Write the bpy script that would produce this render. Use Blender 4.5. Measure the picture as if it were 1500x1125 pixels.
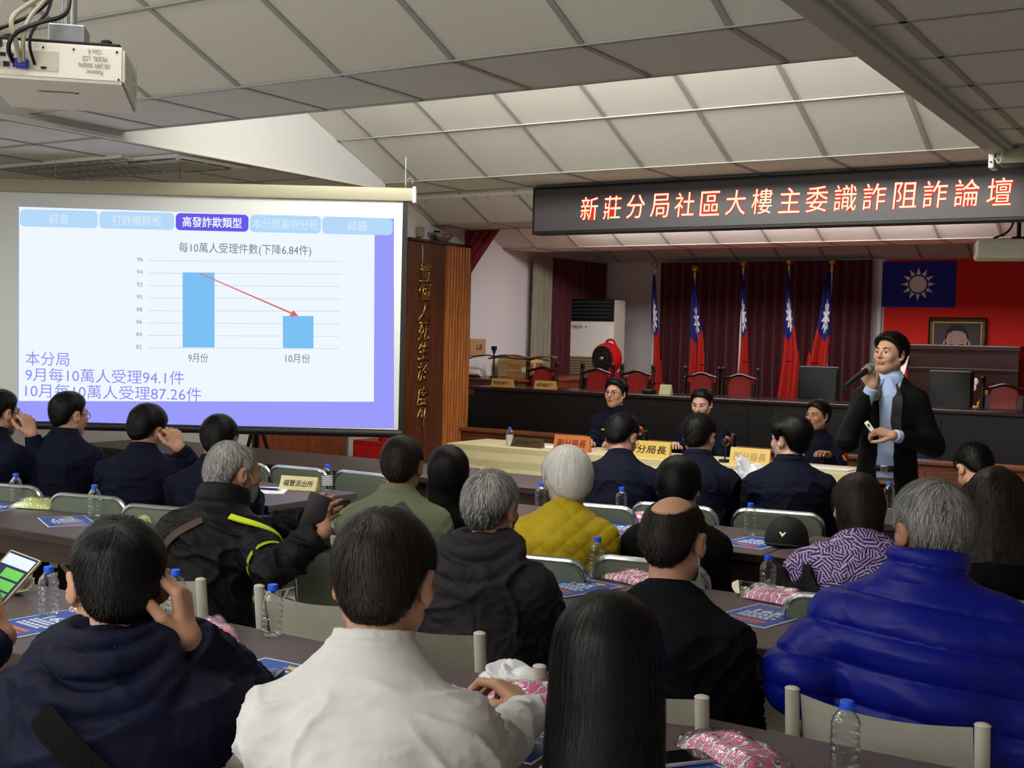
import bpy, bmesh, math, random
import numpy as np
from mathutils import Matrix, Vector, Euler

for _o in list(bpy.data.objects):
    bpy.data.objects.remove(_o)
random.seed(7)
SC = bpy.context.scene
COL = SC.collection
PI = math.pi

# ------------------------------------------------------------------ camera
cam_d = bpy.data.cameras.new('camera')
cam_d.sensor_width = 36.0
cam_d.lens = 36.0 * 1770.0 / 1500.0
cam_d.clip_start = 0.05
cam_d.clip_end = 60
cam = bpy.data.objects.new('camera', cam_d)
COL.objects.link(cam)
_R = ((0.84825, 0.52904, 0.02442), (-0.0401, 0.01819, 0.99903), (-0.52808, 0.8484, -0.03664))
_m = Matrix(((_R[0][0], _R[1][0], -_R[2][0]), (_R[0][1], _R[1][1], -_R[2][1]), (_R[0][2], _R[1][2], -_R[2][2])))
cam.matrix_world = Matrix.Translation((0, 0, 1.62)) @ _m.to_4x4()
SC.camera = cam

# ------------------------------------------------------------------ world, light, exposure
SC.view_settings.view_transform = 'Standard'
SC.view_settings.look = 'None'
SC.view_settings.gamma = 1.0
SC.view_settings.use_curve_mapping = False
SC.view_settings.exposure = 0.0
wd = bpy.data.worlds.new('world')
SC.world = wd
wd.use_nodes = True
wd.node_tree.nodes['Background'].inputs[0].default_value = (0.8, 0.85, 0.9, 1)
wd.node_tree.nodes['Background'].inputs[1].default_value = 0.05
try:
    SC.cycles.use_denoising = True
    SC.cycles.max_bounces = 8
    SC.cycles.transparent_max_bounces = 16
    SC.cycles.caustics_refractive = False
    SC.cycles.caustics_reflective = False
except Exception:
    pass


def area(name, loc, aim, sx, sy, power, col=(1, 1, 1)):
    d = bpy.data.lights.new(name, 'AREA')
    d.shape = 'RECTANGLE'
    d.size = sx
    d.size_y = sy
    d.energy = power
    d.color = col
    o = bpy.data.objects.new(name, d)
    COL.objects.link(o)
    o.location = loc
    o.rotation_euler = Vector(aim).to_track_quat('-Z', 'Y').to_euler()
    return o


DAY = (1.0, 0.985, 0.93)
area('clerestory_light', (-3.15, 4.80, 3.30), (0, 1, -0.35), 3.2, 0.75, 165, DAY)
area('clerestory_light', (-3.4, 1.78, 3.30), (0, 0.12, -1), 4.0, 0.75, 70, DAY)
area('rear_fill_light', (-1.8, -3.85, 1.35), (0, 1, 0.36), 6.5, 1.5, 112, (0.97, 0.98, 1.0))  # fill lamp added behind the camera to brighten ceiling and backs
area('fluorescent_light', (-2.6, -0.6, 2.72), (0.0, 0.12, -1), 4.2, 1.2, 125, (1.0, 0.97, 0.91))
area('fluorescent_light', (-6.6, 1.4, 2.66), (0.0, 0.0, -1), 0.6, 3.0, 60, (0.95, 0.98, 1.0))
area('fluorescent_light', (-4.6, 8.45, 3.05), (0, 0.1, -1), 3.6, 0.5, 55, (1.0, 0.95, 0.88))
area('stage_light', (-4.6, 12.2, 2.98), (0, 0.45, -1), 4.5, 0.35, 165, (1.0, 0.96, 0.95))
area('stage_red_fill', (-4.0, 12.35, 0.45), (0, -0.22, 1), 6.5, 0.25, 24, (1.0, 0.36, 0.30))  # hidden red fill lamp added behind the desk to tint the ceiling pink

# ------------------------------------------------------------------ materials


def lin(c):
    if isinstance(c, str):
        c = c.lstrip('#')
        c = tuple(int(c[i:i + 2], 16) / 255 for i in (0, 2, 4))
    return tuple((x / 12.92 if x <= 0.04045 else ((x + 0.055) / 1.055) ** 2.4) for x in c) + (1.0,)


MATS = {}


def M(name, col, rough=0.6, metal=0.0, spec=0.4, emit=0.0, noise=None, bump=None, coat=0.0, sheen=0.0, alpha=1.0, trans=0.0, ior=1.45):
    if name in MATS:
        return MATS[name]
    m = bpy.data.materials.new(name)
    m.use_nodes = True
    nt = m.node_tree
    b = nt.nodes['Principled BSDF']
    c = lin(col)
    b.inputs['Base Color'].default_value = c
    b.inputs['Roughness'].default_value = rough
    b.inputs['Metallic'].default_value = metal
    b.inputs['Specular IOR Level'].default_value = spec
    b.inputs['Coat Weight'].default_value = coat
    b.inputs['Sheen Weight'].default_value = sheen
    b.inputs['Alpha'].default_value = alpha
    b.inputs['Transmission Weight'].default_value = trans
    b.inputs['IOR'].default_value = ior
    if emit:
        b.inputs['Emission Color'].default_value = c
        b.inputs['Emission Strength'].default_value = emit
    tc = None
    if noise or bump:
        tc = nt.nodes.new('ShaderNodeTexCoord')
    if noise:   # (scale, amount, stretch xyz)
        sc, am = noise[0], noise[1]
        mp = nt.nodes.new('ShaderNodeMapping')
        mp.inputs['Scale'].default_value = noise[2] if len(noise) > 2 else (1, 1, 1)
        n = nt.nodes.new('ShaderNodeTexNoise')
        n.inputs['Scale'].default_value = sc
        n.inputs['Detail'].default_value = 4
        nt.links.new(tc.outputs['Object'], mp.inputs[0])
        nt.links.new(mp.outputs[0], n.inputs['Vector'])
        r = nt.nodes.new('ShaderNodeValToRGB')
        r.color_ramp.elements[0].position = 0.3
        r.color_ramp.elements[1].position = 0.7
        r.color_ramp.elements[0].color = tuple(max(0, x * (1 - am)) for x in c[:3]) + (1,)
        r.color_ramp.elements[1].color = tuple(min(1, x * (1 + am)) for x in c[:3]) + (1,)
        nt.links.new(n.outputs['Fac'], r.inputs[0])
        nt.links.new(r.outputs[0], b.inputs['Base Color'])
    if bump:    # (scale, strength, distance)
        n = nt.nodes.new('ShaderNodeTexNoise')
        n.inputs['Scale'].default_value = bump[0]
        n.inputs['Detail'].default_value = 3
        nt.links.new(tc.outputs['Object'], n.inputs['Vector'])
        bp = nt.nodes.new('ShaderNodeBump')
        bp.inputs['Strength'].default_value = bump[1]
        bp.inputs['Distance'].default_value = bump[2] if len(bump) > 2 else 0.01
        nt.links.new(n.outputs['Fac'], bp.inputs['Height'])
        nt.links.new(bp.outputs[0], b.inputs['Normal'])
    MATS[name] = m
    return m


def emit_mat(name, col, s=1.0):
    if name in MATS:
        return MATS[name]
    m = bpy.data.materials.new(name)
    m.use_nodes = True
    nt = m.node_tree
    nt.nodes.clear()
    e = nt.nodes.new('ShaderNodeEmission')
    e.inputs[0].default_value = lin(col)
    e.inputs[1].default_value = s
    o = nt.nodes.new('ShaderNodeOutputMaterial')
    nt.links.new(e.outputs[0], o.inputs[0])
    MATS[name] = m
    return m


def film_mat(name, col=(1, 1, 1), gloss=0.25):
    """thin clear plastic: mostly transparent with a glossy share"""
    if name in MATS:
        return MATS[name]
    m = bpy.data.materials.new(name)
    m.use_nodes = True
    nt = m.node_tree
    nt.nodes.clear()
    t = nt.nodes.new('ShaderNodeBsdfTransparent')
    t.inputs[0].default_value = tuple(col) + (1,)
    g = nt.nodes.new('ShaderNodeBsdfGlossy')
    g.inputs['Roughness'].default_value = 0.12
    fr = nt.nodes.new('ShaderNodeLayerWeight')
    fr.inputs[0].default_value = gloss
    tc = nt.nodes.new('ShaderNodeTexCoord')
    n = nt.nodes.new('ShaderNodeTexNoise')
    n.inputs['Scale'].default_value = 45
    bp = nt.nodes.new('ShaderNodeBump')
    bp.inputs['Strength'].default_value = 0.6
    bp.inputs['Distance'].default_value = 0.01
    nt.links.new(tc.outputs['Object'], n.inputs['Vector'])
    nt.links.new(n.outputs['Fac'], bp.inputs['Height'])
    nt.links.new(bp.outputs[0], g.inputs['Normal'])
    mx = nt.nodes.new('ShaderNodeMixShader')
    o = nt.nodes.new('ShaderNodeOutputMaterial')
    nt.links.new(fr.outputs['Facing'], mx.inputs[0])
    nt.links.new(t.outputs[0], mx.inputs[1])
    nt.links.new(g.outputs[0], mx.inputs[2])
    nt.links.new(mx.outputs[0], o.inputs[0])
    MATS[name] = m
    return m


# ------------------------------------------------------------------ mesh helpers
class MB:
    def __init__(self):
        self.bm = bmesh.new()

    def box(self, c, s, rot=None, bevel=0.0, seg=2, mi=0):
        r = bmesh.ops.create_cube(self.bm, size=1.0)
        vs = r['verts']
        mt = Matrix.Translation(c) @ (rot.to_4x4() if rot is not None else Matrix.Identity(4)) @ Matrix.Diagonal((s[0], s[1], s[2], 1))
        bmesh.ops.transform(self.bm, matrix=mt, verts=vs)
        es = list({e for v in vs for e in v.link_edges})
        fs = list({f for v in vs for f in v.link_faces})
        for f in fs:
            f.material_index = mi
        if bevel > 0:
            rr = bmesh.ops.bevel(self.bm, geom=es, offset=bevel, segments=seg, affect='EDGES', profile=0.5)
            for f in rr['faces']:
                f.material_index = mi
        return self

    def lathe(self, prof, n=24, mt=None, mi=0, cap=True):
        mt = mt or Matrix.Identity(4)
        rings = []
        for (r, z) in prof:
            rings.append([self.bm.verts.new(mt @ Vector((r * math.cos(2 * PI * k / n), r * math.sin(2 * PI * k / n), z))) for k in range(n)])
        for a, b in zip(rings[:-1], rings[1:]):
            for k in range(n):
                f = self.bm.faces.new((a[k], a[(k + 1) % n], b[(k + 1) % n], b[k]))
                f.material_index = mi
        if cap:
            for rg, fl in ((rings[0], True), (rings[-1], False)):
                try:
                    f = self.bm.faces.new(rg[::-1] if fl else rg)
                    f.material_index = mi
                except ValueError:
                    pass
        return self

    def cyl(self, a, b, r, r2=None, n=16, mi=0):
        a, b = Vector(a), Vector(b)
        d = b - a
        mt = Matrix.Translation(a) @ d.to_track_quat('Z', 'Y').to_matrix().to_4x4()
        return self.lathe([(r, 0), (r if r2 is None else r2, d.length)], n, mt, mi)

    def tube(self, pts, r, n=8, closed=False, mi=0, smooth=0, flat=None):
        pts = [Vector(p) for p in pts]
        for _ in range(smooth):
            q = []
            m = len(pts)
            if not closed:
                q.append(pts[0])
            for i in range(m if closed else m - 1):
                a, b = pts[i], pts[(i + 1) % m]
                q += [a * .75 + b * .25, a * .25 + b * .75]
            if not closed:
                q.append(pts[-1])
            pts = q
        m = len(pts)
        rings = []
        up = None
        for i, p in enumerate(pts):
            t = (pts[(i + 1) % m] - pts[i - 1]) if closed else (pts[min(i + 1, m - 1)] - pts[max(i - 1, 0)])
            if t.length < 1e-9:
                t = Vector((0, 0, 1))
            t.normalize()
            if up is None:
                up = Vector((0, 0, 1)) if abs(t.z) < .9 else Vector((1, 0, 0))
            s = t.cross(up)
            if s.length < 1e-6:
                s = t.orthogonal()
            s.normalize()
            up = s.cross(t).normalized()
            rr = r[i] if isinstance(r, (list, tuple)) and len(r) == m else (r if not isinstance(r, (list, tuple)) else r[0])
            fl = flat or 1.0
            rings.append([self.bm.verts.new(p + s * (rr * math.cos(2 * PI * k / n)) + up * (rr * fl * math.sin(2 * PI * k / n))) for k in range(n)])
        for i in range(m if closed else m - 1):
            a, b = rings[i], rings[(i + 1) % m]
            for k in range(n):
                f = self.bm.faces.new((a[k], a[(k + 1) % n], b[(k + 1) % n], b[k]))
                f.material_index = mi
        if not closed:
            for rg in (rings[0][::-1], rings[-1]):
                f = self.bm.faces.new(rg)
                f.material_index = mi
        return self

    def prism(self, poly, h, mt=None, mi=0):
        """poly in XY, extruded +z by h"""
        mt = mt or Matrix.Identity(4)
        lo = [self.bm.verts.new(mt @ Vector((x, y, 0))) for x, y in poly]
        hi = [self.bm.verts.new(mt @ Vector((x, y, h))) for x, y in poly]
        n = len(poly)
        fs = [self.bm.faces.new(lo[::-1]), self.bm.faces.new(hi)]
        for i in range(n):
            fs.append(self.bm.faces.new((lo[i], lo[(i + 1) % n], hi[(i + 1) % n], hi[i])))
        for f in fs:
            f.material_index = mi
        return self

    def grid(self, fn, nu, nv, mi=0, wrap=False):
        vs = [[self.bm.verts.new(fn(i / nu, j / nv)) for i in range(nu + (0 if wrap else 1))] for j in range(nv + 1)]
        w = len(vs[0])
        for j in range(nv):
            for i in range(nu):
                f = self.bm.faces.new((vs[j][i], vs[j][(i + 1) % w], vs[j + 1][(i + 1) % w], vs[j + 1][i]))
                f.material_index = mi(((i + .5) / nu), ((j + .5) / nv)) if callable(mi) else mi
        return self

    def sphere(self, c, r, n=16, mi=0, sc=(1, 1, 1)):
        rr = bmesh.ops.create_uvsphere(self.bm, u_segments=n, v_segments=max(6, n // 2), radius=r)
        bmesh.ops.transform(self.bm, matrix=Matrix.Translation(c) @ Matrix.Diagonal((sc[0], sc[1], sc[2], 1)), verts=rr['verts'])
        for f in {f for v in rr['verts'] for f in v.link_faces}:
            f.material_index = mi
        return self

    def build(self, name, mats, parent=None, smooth=False, angle=40):
        me = bpy.data.meshes.new(name)
        bmesh.ops.recalc_face_normals(self.bm, faces=self.bm.faces[:])
        self.bm.to_mesh(me)
        self.bm.free()
        return link(name, me, mats, parent, smooth, angle)


def link(name, me, mats, parent=None, smooth=False, angle=40):
    for m in (mats if isinstance(mats, (list, tuple)) else [mats]):
        me.materials.append(m)
    if smooth:
        me.polygons.foreach_set('use_smooth', [True] * len(me.polygons))
        if angle:
            try:
                me.set_sharp_from_angle(angle=math.radians(angle))
            except Exception:
                pass
    o = bpy.data.objects.new(name, me)
    COL.objects.link(o)
    if parent is not None:
        o.parent = parent
    return o


def thing(name, label, cat, loc=(0, 0, 0), rz=0.0, group=None):
    o = bpy.data.objects.new(name, None)
    COL.objects.link(o)
    o.empty_display_size = 0.1
    o.location = loc
    o.rotation_euler = (0, 0, rz)
    return tag(o, label, cat, group)


def tag(o, label, cat, group=None, kind=None):
    o['label'] = label
    o['category'] = cat
    if group:
        o['group'] = group
    if kind:
        o['kind'] = kind
    return o


def struct(o):
    o['kind'] = 'structure'
    return o


def dup(root, loc, rz, label, group=None):
    r = root.copy()
    COL.objects.link(r)
    r.location = loc
    r.rotation_euler = (0, 0, rz)
    r['label'] = label
    if group:
        r['group'] = group
    for ch in list(root.children):
        c = ch.copy()
        COL.objects.link(c)
        c.parent = r
        for g in list(ch.children):
            d = g.copy()
            COL.objects.link(d)
            d.parent = c
    return r


def rot(ax, deg):
    return Matrix.Rotation(math.radians(deg), 3, ax)


FACE_FRONT = Matrix.Rotation(PI / 2, 4, 'X')    # XY lettering -> stands up, faces -Y


def text(name, body, w, h, mt, mat, parent=None, ext=0.0004, keep=False, shear=0.0, bold=0.0):
    """lettering fitted into a w x h box centred on the origin of mt"""
    c = bpy.data.curves.new(name, 'FONT')
    c.body = body
    c.size = 1
    c.align_x = 'CENTER'
    c.extrude = 0
    c.offset = bold
    c.shear = shear
    c.resolution_u = 3
    o = bpy.data.objects.new(name, c)
    COL.objects.link(o)
    dg = bpy.context.evaluated_depsgraph_get()
    me = bpy.data.meshes.new_from_object(o.evaluated_get(dg))
    bpy.data.objects.remove(o)
    n = len(me.vertices)
    co = np.empty(n * 3, 'f')
    me.vertices.foreach_get('co', co)
    co = co.reshape(-1, 3)
    lo, hi = co.min(0), co.max(0)
    sx, sy = w / max(1e-6, hi[0] - lo[0]), h / max(1e-6, hi[1] - lo[1])
    if keep:
        sx = sy = min(sx, sy)
    co[:, 0] = (co[:, 0] - (lo[0] + hi[0]) / 2) * sx
    co[:, 1] = (co[:, 1] - (lo[1] + hi[1]) / 2) * sy
    me.vertices.foreach_set('co', co.reshape(-1))
    bm = bmesh.new()
    bm.from_mesh(me)
    if ext > 0.001:
        r = bmesh.ops.extrude_face_region(bm, geom=bm.faces[:])
        bmesh.ops.translate(bm, vec=(0, 0, ext), verts=[g for g in r['geom'] if isinstance(g, bmesh.types.BMVert)])
    bmesh.ops.transform(bm, matrix=mt, verts=bm.verts[:])
    bm.to_mesh(me)
    bm.free()
    me.materials.clear()
    return link(name, me, mat, parent)


def front(x, y, z):
    return Matrix.Translation((x, y, z)) @ FACE_FRONT


# ------------------------------------------------------------------ colours used all over
W_WALL = M('wall_paint', '#d9d6d2', 0.8, bump=(60, .08))
W_TILE = M('ceiling_tile', '#cfcdc4', 0.9, noise=(220, .10), bump=(320, .25, .004))
W_BAR = M('ceiling_bar', '#96938c', 0.5)
FLOOR = M('floor_vinyl', '#c6beb2', 0.45, noise=(4, .15))
WOOD_RED = M('reddish_wood', '#6b3a22', 0.4, noise=(3, .35, (1, 14, 1)), spec=.5)
WOOD_LIT = M('lit_casing_wood', '#a8642c', 0.38, noise=(5, .3, (8, 8, .6)), spec=.5)  # for the fluted casing; its lit look is put into this brighter colour
WOOD_DARK = M('dark_wood', '#2a1310', 0.32, noise=(5, .35, (1, 1, 8)))
WOOD_PANEL = M('brown_panel_wood', '#57301b', 0.42, noise=(4, .4, (9, 9, .6)))
WOOD_BLACK = M('black_stained_wood', '#0b0808', 0.5, noise=(6, .3, (1, 8, 8)))
TABLE_TOP = M('table_laminate', '#54484a', 0.42, noise=(24, .12), spec=.45)
TABLE_EDGE = M('table_edge', '#33221f', 0.45, noise=(6, .35, (1, 6, 10)))
METAL_DK = M('dark_metal', '#1a1a1c', 0.45, metal=.6)
CHROME = M('chrome', '#c9ccd0', 0.2, metal=1.0)
STEEL = M('brushed_steel', '#9a9da2', 0.35, metal=.9)
WHITE_PL = M('white_plastic', '#d8d6ca', 0.45)
IVORY = M('ivory_plastic', '#948f78', 0.5)
BLACK_PL = M('black_plastic', '#0d0d0f', 0.45)
GRAY_PL = M('chair_gray_plastic', '#cfcdbf', 0.55, noise=(9, .06))
RAIL_PL = M('chair_rail', '#bdbbae', 0.45)
PAD_GREEN = M('chair_green_vinyl', '#6f7868', 0.5, bump=(40, .1))
RED_VELVET = M('curtain_red', '#4c0a17', 0.75, sheen=.3, noise=(14, .25, (6, 6, .4)))
GOLD = M('gold', '#c89b46', 0.35, metal=.8)
PAPER = M('paper', '#e6e6e4', 0.7)
CARTON = M('carton', '#b08a56', 0.8, noise=(7, .12))
BLUE_CAP = M('blue_cap', '#1c55e0', 0.4)
RED_FLAG = M('flag_red', '#a51c12', 0.75)
BLUE_FLAG = M('flag_blue', '#171e70', 0.75)
WHITE_FLAG = M('flag_white', '#e8e4e0', 0.75)

# ================================================================== the setting
# vault strips: lower ends of the sloping ceiling fields
STRIPS = [(1.10, 1.70), (4.10, 4.70), (7.12, 7.72), (9.90, 10.50), (12.80, 13.40)]
ZC = 2.756
SLOPE = 0.426
XV0, XV1 = -5.58, -1.30        # vault between soffit and the trunking on the right


def quad(name, pts, mat, parent=None):
    m = MB()
    m.bm.faces.new([m.bm.verts.new(p) for p in pts])
    me = bpy.data.meshes.new(name)
    m.bm.to_mesh(me)
    m.bm.free()
    return link(name, me, mat, parent)


def slab(name, c, s, mat, parent=None, bevel=0):
    return MB().box(c, s, bevel=bevel).build(name, mat, parent)


struct(slab('floor', (-2.5, 5.6, -0.05), (12.0, 19.8, 0.1), FLOOR))
struct(slab('floor', (-2.7, 13.1, 0.17), (11.2, 5.2, 0.34), M('stage_floor', '#4c2a1c', .4)))

ceil = MB()
bars = MB()


def bar(a, b, w=0.028, t=0.007):
    a, b = Vector(a), Vector(b)
    d = b - a
    q = d.to_track_quat('X', 'Z').to_matrix()
    bars.box((a + b) / 2, (d.length, w, t), q)


def ceil_quad(p):
    ceil.bm.faces.new([ceil.bm.verts.new(v) for v in p])


for k, (y0, y1) in enumerate(STRIPS):
    xa, xb = (XV0, XV1) if k < 3 else (-8.15, 3.0)
    if k == 2:
        xa, xb = -7.8, XV1
    ceil_quad([(xa, y0, ZC), (xb, y0, ZC), (xb, y1, ZC), (xa, y1, ZC)])
    xs = [x for x in (-1.67 - .6 * i for i in range(-9, 12)) if xa < x < xb]
    for y in (y0, y1):
        bar((xa, y, ZC - .002), (xb, y, ZC - .002))
    for x in xs:
        bar((x, y0, ZC - .002), (x, y1, ZC - .002))
    # the sloping field that comes down to this strip
    yp = STRIPS[k - 1][1] if k else -1.9
    xa2, xb2 = (XV0, XV1) if k < 3 else (-8.15, 3.0)
    if k == 3:
        xa2, xb2 = -7.8, 3.0
    zt = ZC + SLOPE * (y0 - yp)
    ceil_quad([(xa2, yp, zt), (xb2, yp, zt), (xb2, y0, ZC), (xa2, y0, ZC)])
    ceil_quad([(xa2, yp, ZC), (xb2, yp, ZC), (xb2, yp, zt), (xa2, yp, zt)])
    n = int((y0 - yp) / .543)
    for i in range(1, n + 1):
        y = y0 - .543 * i
        bar((xa2, y, ZC + SLOPE * (y0 - y) - .003), (xb2, y, ZC + SLOPE * (y0 - y) - .003))
    for x in [x for x in (-1.67 - .6 * i for i in range(-9, 12)) if xa2 < x < xb2]:
        bar((x, yp, zt - .003), (x, y0, ZC - .003))
# last field runs down to the back wall
ceil_quad([(-8.15, 13.40, 3.62), (3, 13.40, 3.62), (3, 15.45, ZC), (-8.15, 15.45, ZC)])
ceil_quad([(-8.15, 13.40, ZC), (3, 13.40, ZC), (3, 13.40, 3.62), (-8.15, 13.40, 3.62)])
for i in range(1, 4):
    y = 15.42 - .543 * i
    bar((-8.15, y, ZC + .42 * (15.45 - y) - .003), (3, y, ZC + .42 * (15.45 - y) - .003))
for x in [-1.87 - .6 * i for i in range(-8, 11)]:
    bar((x, 13.42, 3.605), (x, 15.44, ZC))
# flat ceiling right of the trunking and behind the camera
ceil_quad([(XV1, -4, ZC), (3.0, -4, ZC), (3.0, 9.9, ZC), (XV1, 9.9, ZC)])
ceil_quad([(XV0, -4, ZC), (XV1, -4, ZC), (XV1, -1.9, ZC), (XV0, -1.9, ZC)])
for y in [4.29 + .572 * i for i in range(-14, 10)]:
    bar((XV1 + .07, y, ZC - .002), (3, y, ZC - .002))
for i in range(7):
    bar((-1.11 + .6 * i, -4, ZC - .002), (-1.11 + .6 * i, 9.9, ZC - .002))
# lower flat ceiling on the left
ZS = 2.70
ceil_quad([(-7.8, -4, ZS), (XV0, -4, ZS), (XV0, 7.12, ZS), (-7.8, 7.12, ZS)])
ceil_quad([(-7.8, 7.12, ZS), (XV0, 7.12, ZS), (XV0, 7.12, ZC), (-7.8, 7.12, ZC)])
for y in [5.16 + .6 * i for i in range(-15, 4)]:
    bar((-7.8, y, ZS - .002), (XV0 - .03, y, ZS - .002))
for i in range(1, 4):
    bar((XV0 - .6 * i, -4, ZS - .002), (XV0 - .6 * i, 7.1, ZS - .002))
struct(ceil.build('ceiling', W_TILE))
struct(bars.build('trim_1', W_BAR))
# gable wall between the low ceiling and the vault, with the bead along its foot
struct(slab('wall_gable', (XV0 - .03, 1.56, 3.50), (.05, 11.1, 1.60), M('gable_paint', '#bdbcba', .8)))
struct(slab('trim_2', (XV0 + .0, 1.56, ZS + .008), (.05, 11.1, .022), M('bead_paint', '#c4c0b6', .6)))
# grey trunking under the right edge of the vault
t2 = MB().box((XV1 + .0, 2.0, ZC - .02), (.10, 11.6, .05), bevel=.008)
t2.box((XV1 + .065, 2.0, ZC - .012), (.03, 11.6, .03))
struct(t2.build('trim_3', M('trunking_gray', '#a7a59e', .5)))
# wall that closes the vault on the right (above the flat ceiling)
struct(slab('wall_vault', (XV1 + .04, 3.0, 3.4), (.04, 13.5, 1.24), W_WALL))

struct(slab('wall_left', (-7.85, 2.7, 1.9), (.1, 13.4, 3.8), W_WALL))
struct(slab('wall_stage', (-8.2, 13.0, 1.9), (.1, 5.0, 3.8), M('stage_wall_paint', '#d8d4d6', .8)))
struct(slab('wall_back', (-2.6, 15.5, 1.9), (11.2, .1, 3.8), M('stage_wall_paint', '#d8d4d6', .8)))
struct(slab('wall_right', (3.05, 5.75, 1.9), (.1, 19.6, 3.8), W_WALL))
struct(slab('wall_rear', (-2.4, -4.05, 1.9), (11.0, .1, 3.8), W_WALL))
struct(slab('wall_panel', (-7.785, 8.72, 0.85), (.03, 1.30, 1.7), M('russet_panel', '#7a3f20', .45, noise=(3, .3, (1, 6, 1)))))
struct(slab('baseboard_left', (-7.785, 2.0, .06), (.02, 12.0, .12), WOOD_DARK))

# pier in front of the stage with fluted timber casing
pier = MB().box((-7.46, 9.97, 1.29), (.68, 1.06, 2.58)).build('pillar', W_WALL)
struct(pier)
MB().box((-7.105, 9.745, 1.29), (.03, .63, 2.58)).build('panel', WOOD_PANEL, pier)
cas = MB().box((-7.105, 10.30, 1.29), (.03, .46, 2.58))
for i in range(8):
    cas.cyl((-7.09, 10.12 + i * .052, .02), (-7.09, 10.12 + i * .052, 2.57), .019, n=10)
cas.build('fluted_casing', WOOD_LIT, pier, True)
MB().box((-7.09, 9.96, 2.575), (.05, 1.08, .03), bevel=.006).build('cap_moulding', WOOD_DARK, pier)
struct(slab('wall_header', (-7.46, 9.97, 3.2), (.6, 1.06, 1.22), W_WALL))

lt = thing('wall_lettering', 'column of eight large gilt raised characters on the dark timber pier', 'lettering', (-7.088, 9.70, 0))
for ch, z in zip('置個人死生於度外', (2.26, 2.07, 1.875, 1.68, 1.49, 1.275, 1.035, .83)):
    text('character', ch, .20, .185, Matrix.Translation((0, 0, z)) @ Matrix.Rotation(PI / 2, 4, 'Z') @ FACE_FRONT,
         M('gilt', '#b99a5c', .34, metal=1.0), lt, ext=.014, shear=.12, bold=.012)

# clerestory glazing on the hidden vertical faces of the vault
WG = emit_mat('daylight_pane', '#f4f2e6', 1.3)
for i, y in enumerate((1.73, 4.73)):
    w = MB()
    for k in range(5):
        w.box((-5.0 + k * .82, y, 3.3), (.06, .04, .80))
    w.box((-3.4, y, 2.92), (4.2, .04, .06))
    w.box((-3.4, y, 3.70), (4.2, .04, .06))
    fr = struct(w.build('window_%d' % (i + 1), WHITE_PL))
    quad('pane', [(-5.3, y + .004, 2.95), (-1.5, y + .004, 2.95), (-1.5, y + .004, 3.67), (-5.3, y + .004, 3.67)], WG, fr)

w = MB()  # unseen rear window with glowing pane, added to go with the fill lamp
for k in range(6):
    w.box((-5.05 + k * 1.3, -3.98, 1.35), (.06, .05, 1.6))
for z_ in (.56, 2.14):
    w.box((-1.8, -3.98, z_), (6.6, .05, .06))
fr = struct(w.build('window_3', WHITE_PL))
quad('pane', [(-5.0, -3.985, .6), (1.4, -3.985, .6), (1.4, -3.985, 2.1), (-5.0, -3.985, 2.1)], WG, fr)

# stage front: low timber parapet with moulded panels
sf = MB().box((-2.3, 10.46, .345), (10.7, .10, .69)).build('wall_stage_front', WOOD_RED)
struct(sf)
MB().box((-2.3, 10.44, .68), (10.7, .17, .035), bevel=.008).build('capping', M('ledge_wood', '#74432a', .4, noise=(3, .3, (8, 1, 1))), sf)
for i in range(18):
    x = -7.42 + i * .535
    p = MB()
    p.box((x, 10.405, .36), (.44, .012, .50), bevel=.004)
    p.box((x, 10.398, .36), (.30, .012, .36), bevel=.004)
    p.build('panel', WOOD_RED, sf)

# ================================================================== projection screen and its slide
scr = thing('projection_screen', 'large pull-down projection screen showing a bar chart slide', 'projection screen',
            (-7.6 * .52844, 7.6 * .84897, 0), math.radians(31.9))
U0 = -3.62
slate = M('screen_cloth', '#c9cbc8', .85)
MB().box(((U0 - .70) / 2, .012, 1.76), (-.70 - U0 + .0, .004, 1.46)).build('cloth', slate, scr)
m = MB()
m.box((-.695, .010, 1.76), (.032, .006, 1.46))
m.build('border', BLACK_PL, scr)
m = MB().box(((U0 - .64) / 2, .03, 2.51), (-.64 - U0, .09, .085), bevel=.012)
m.build('case', IVORY, scr, True)
MB().box((-.64, .03, 2.51), (.02, .10, .10), bevel=.004).build('end_cap', WHITE_PL, scr)
m = MB().tube([(U0, .01, 1.008), (-.685, .01, 1.008)], .026, 12)
m.build('bottom_bar', BLACK_PL, scr, True)
hk = MB().tube([(-.70, .03, 2.56), (-.69, .03, 2.61), (-.66, .03, 2.62), (-.655, .03, 2.58)], .004, 6, smooth=2)
hk.tube([(-.70, .03, 2.55), (-.70, .03, 2.75)], .002, 5)
hk.tube([(-2.9, .03, 2.55), (-2.9, .03, 2.70)], .002, 5)
hk.build('hanging_hook', STEEL, scr, True)

WS = emit_mat('slide_white', '#ecf4fd', 1.03)
PU = emit_mat('slide_purple', '#9a9cfb', 1.0)
TB = emit_mat('slide_tab_blue', '#b5d9fa', 1.0)
TA = emit_mat('slide_tab_violet', '#6a5ae6', 1.0)
BL = emit_mat('slide_bar_blue', '#7cc1f4', 1.0)
GL = emit_mat('slide_gridline', '#d2dbe6', 1.0)
TG = emit_mat('slide_text_grey', '#70727c', 1.0)
TGL = emit_mat('slide_text_pale_grey', '#8d939c', 1.0)
TP = emit_mat('slide_text_violet', '#8a8ff0', 1.0)
TW = emit_mat('slide_text_white', '#f2f8ff', 1.0)
TF = emit_mat('slide_text_faint', '#dcecfb', 1.0)
RDA = emit_mat('slide_arrow_red', '#d96a66', 1.0)


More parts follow.
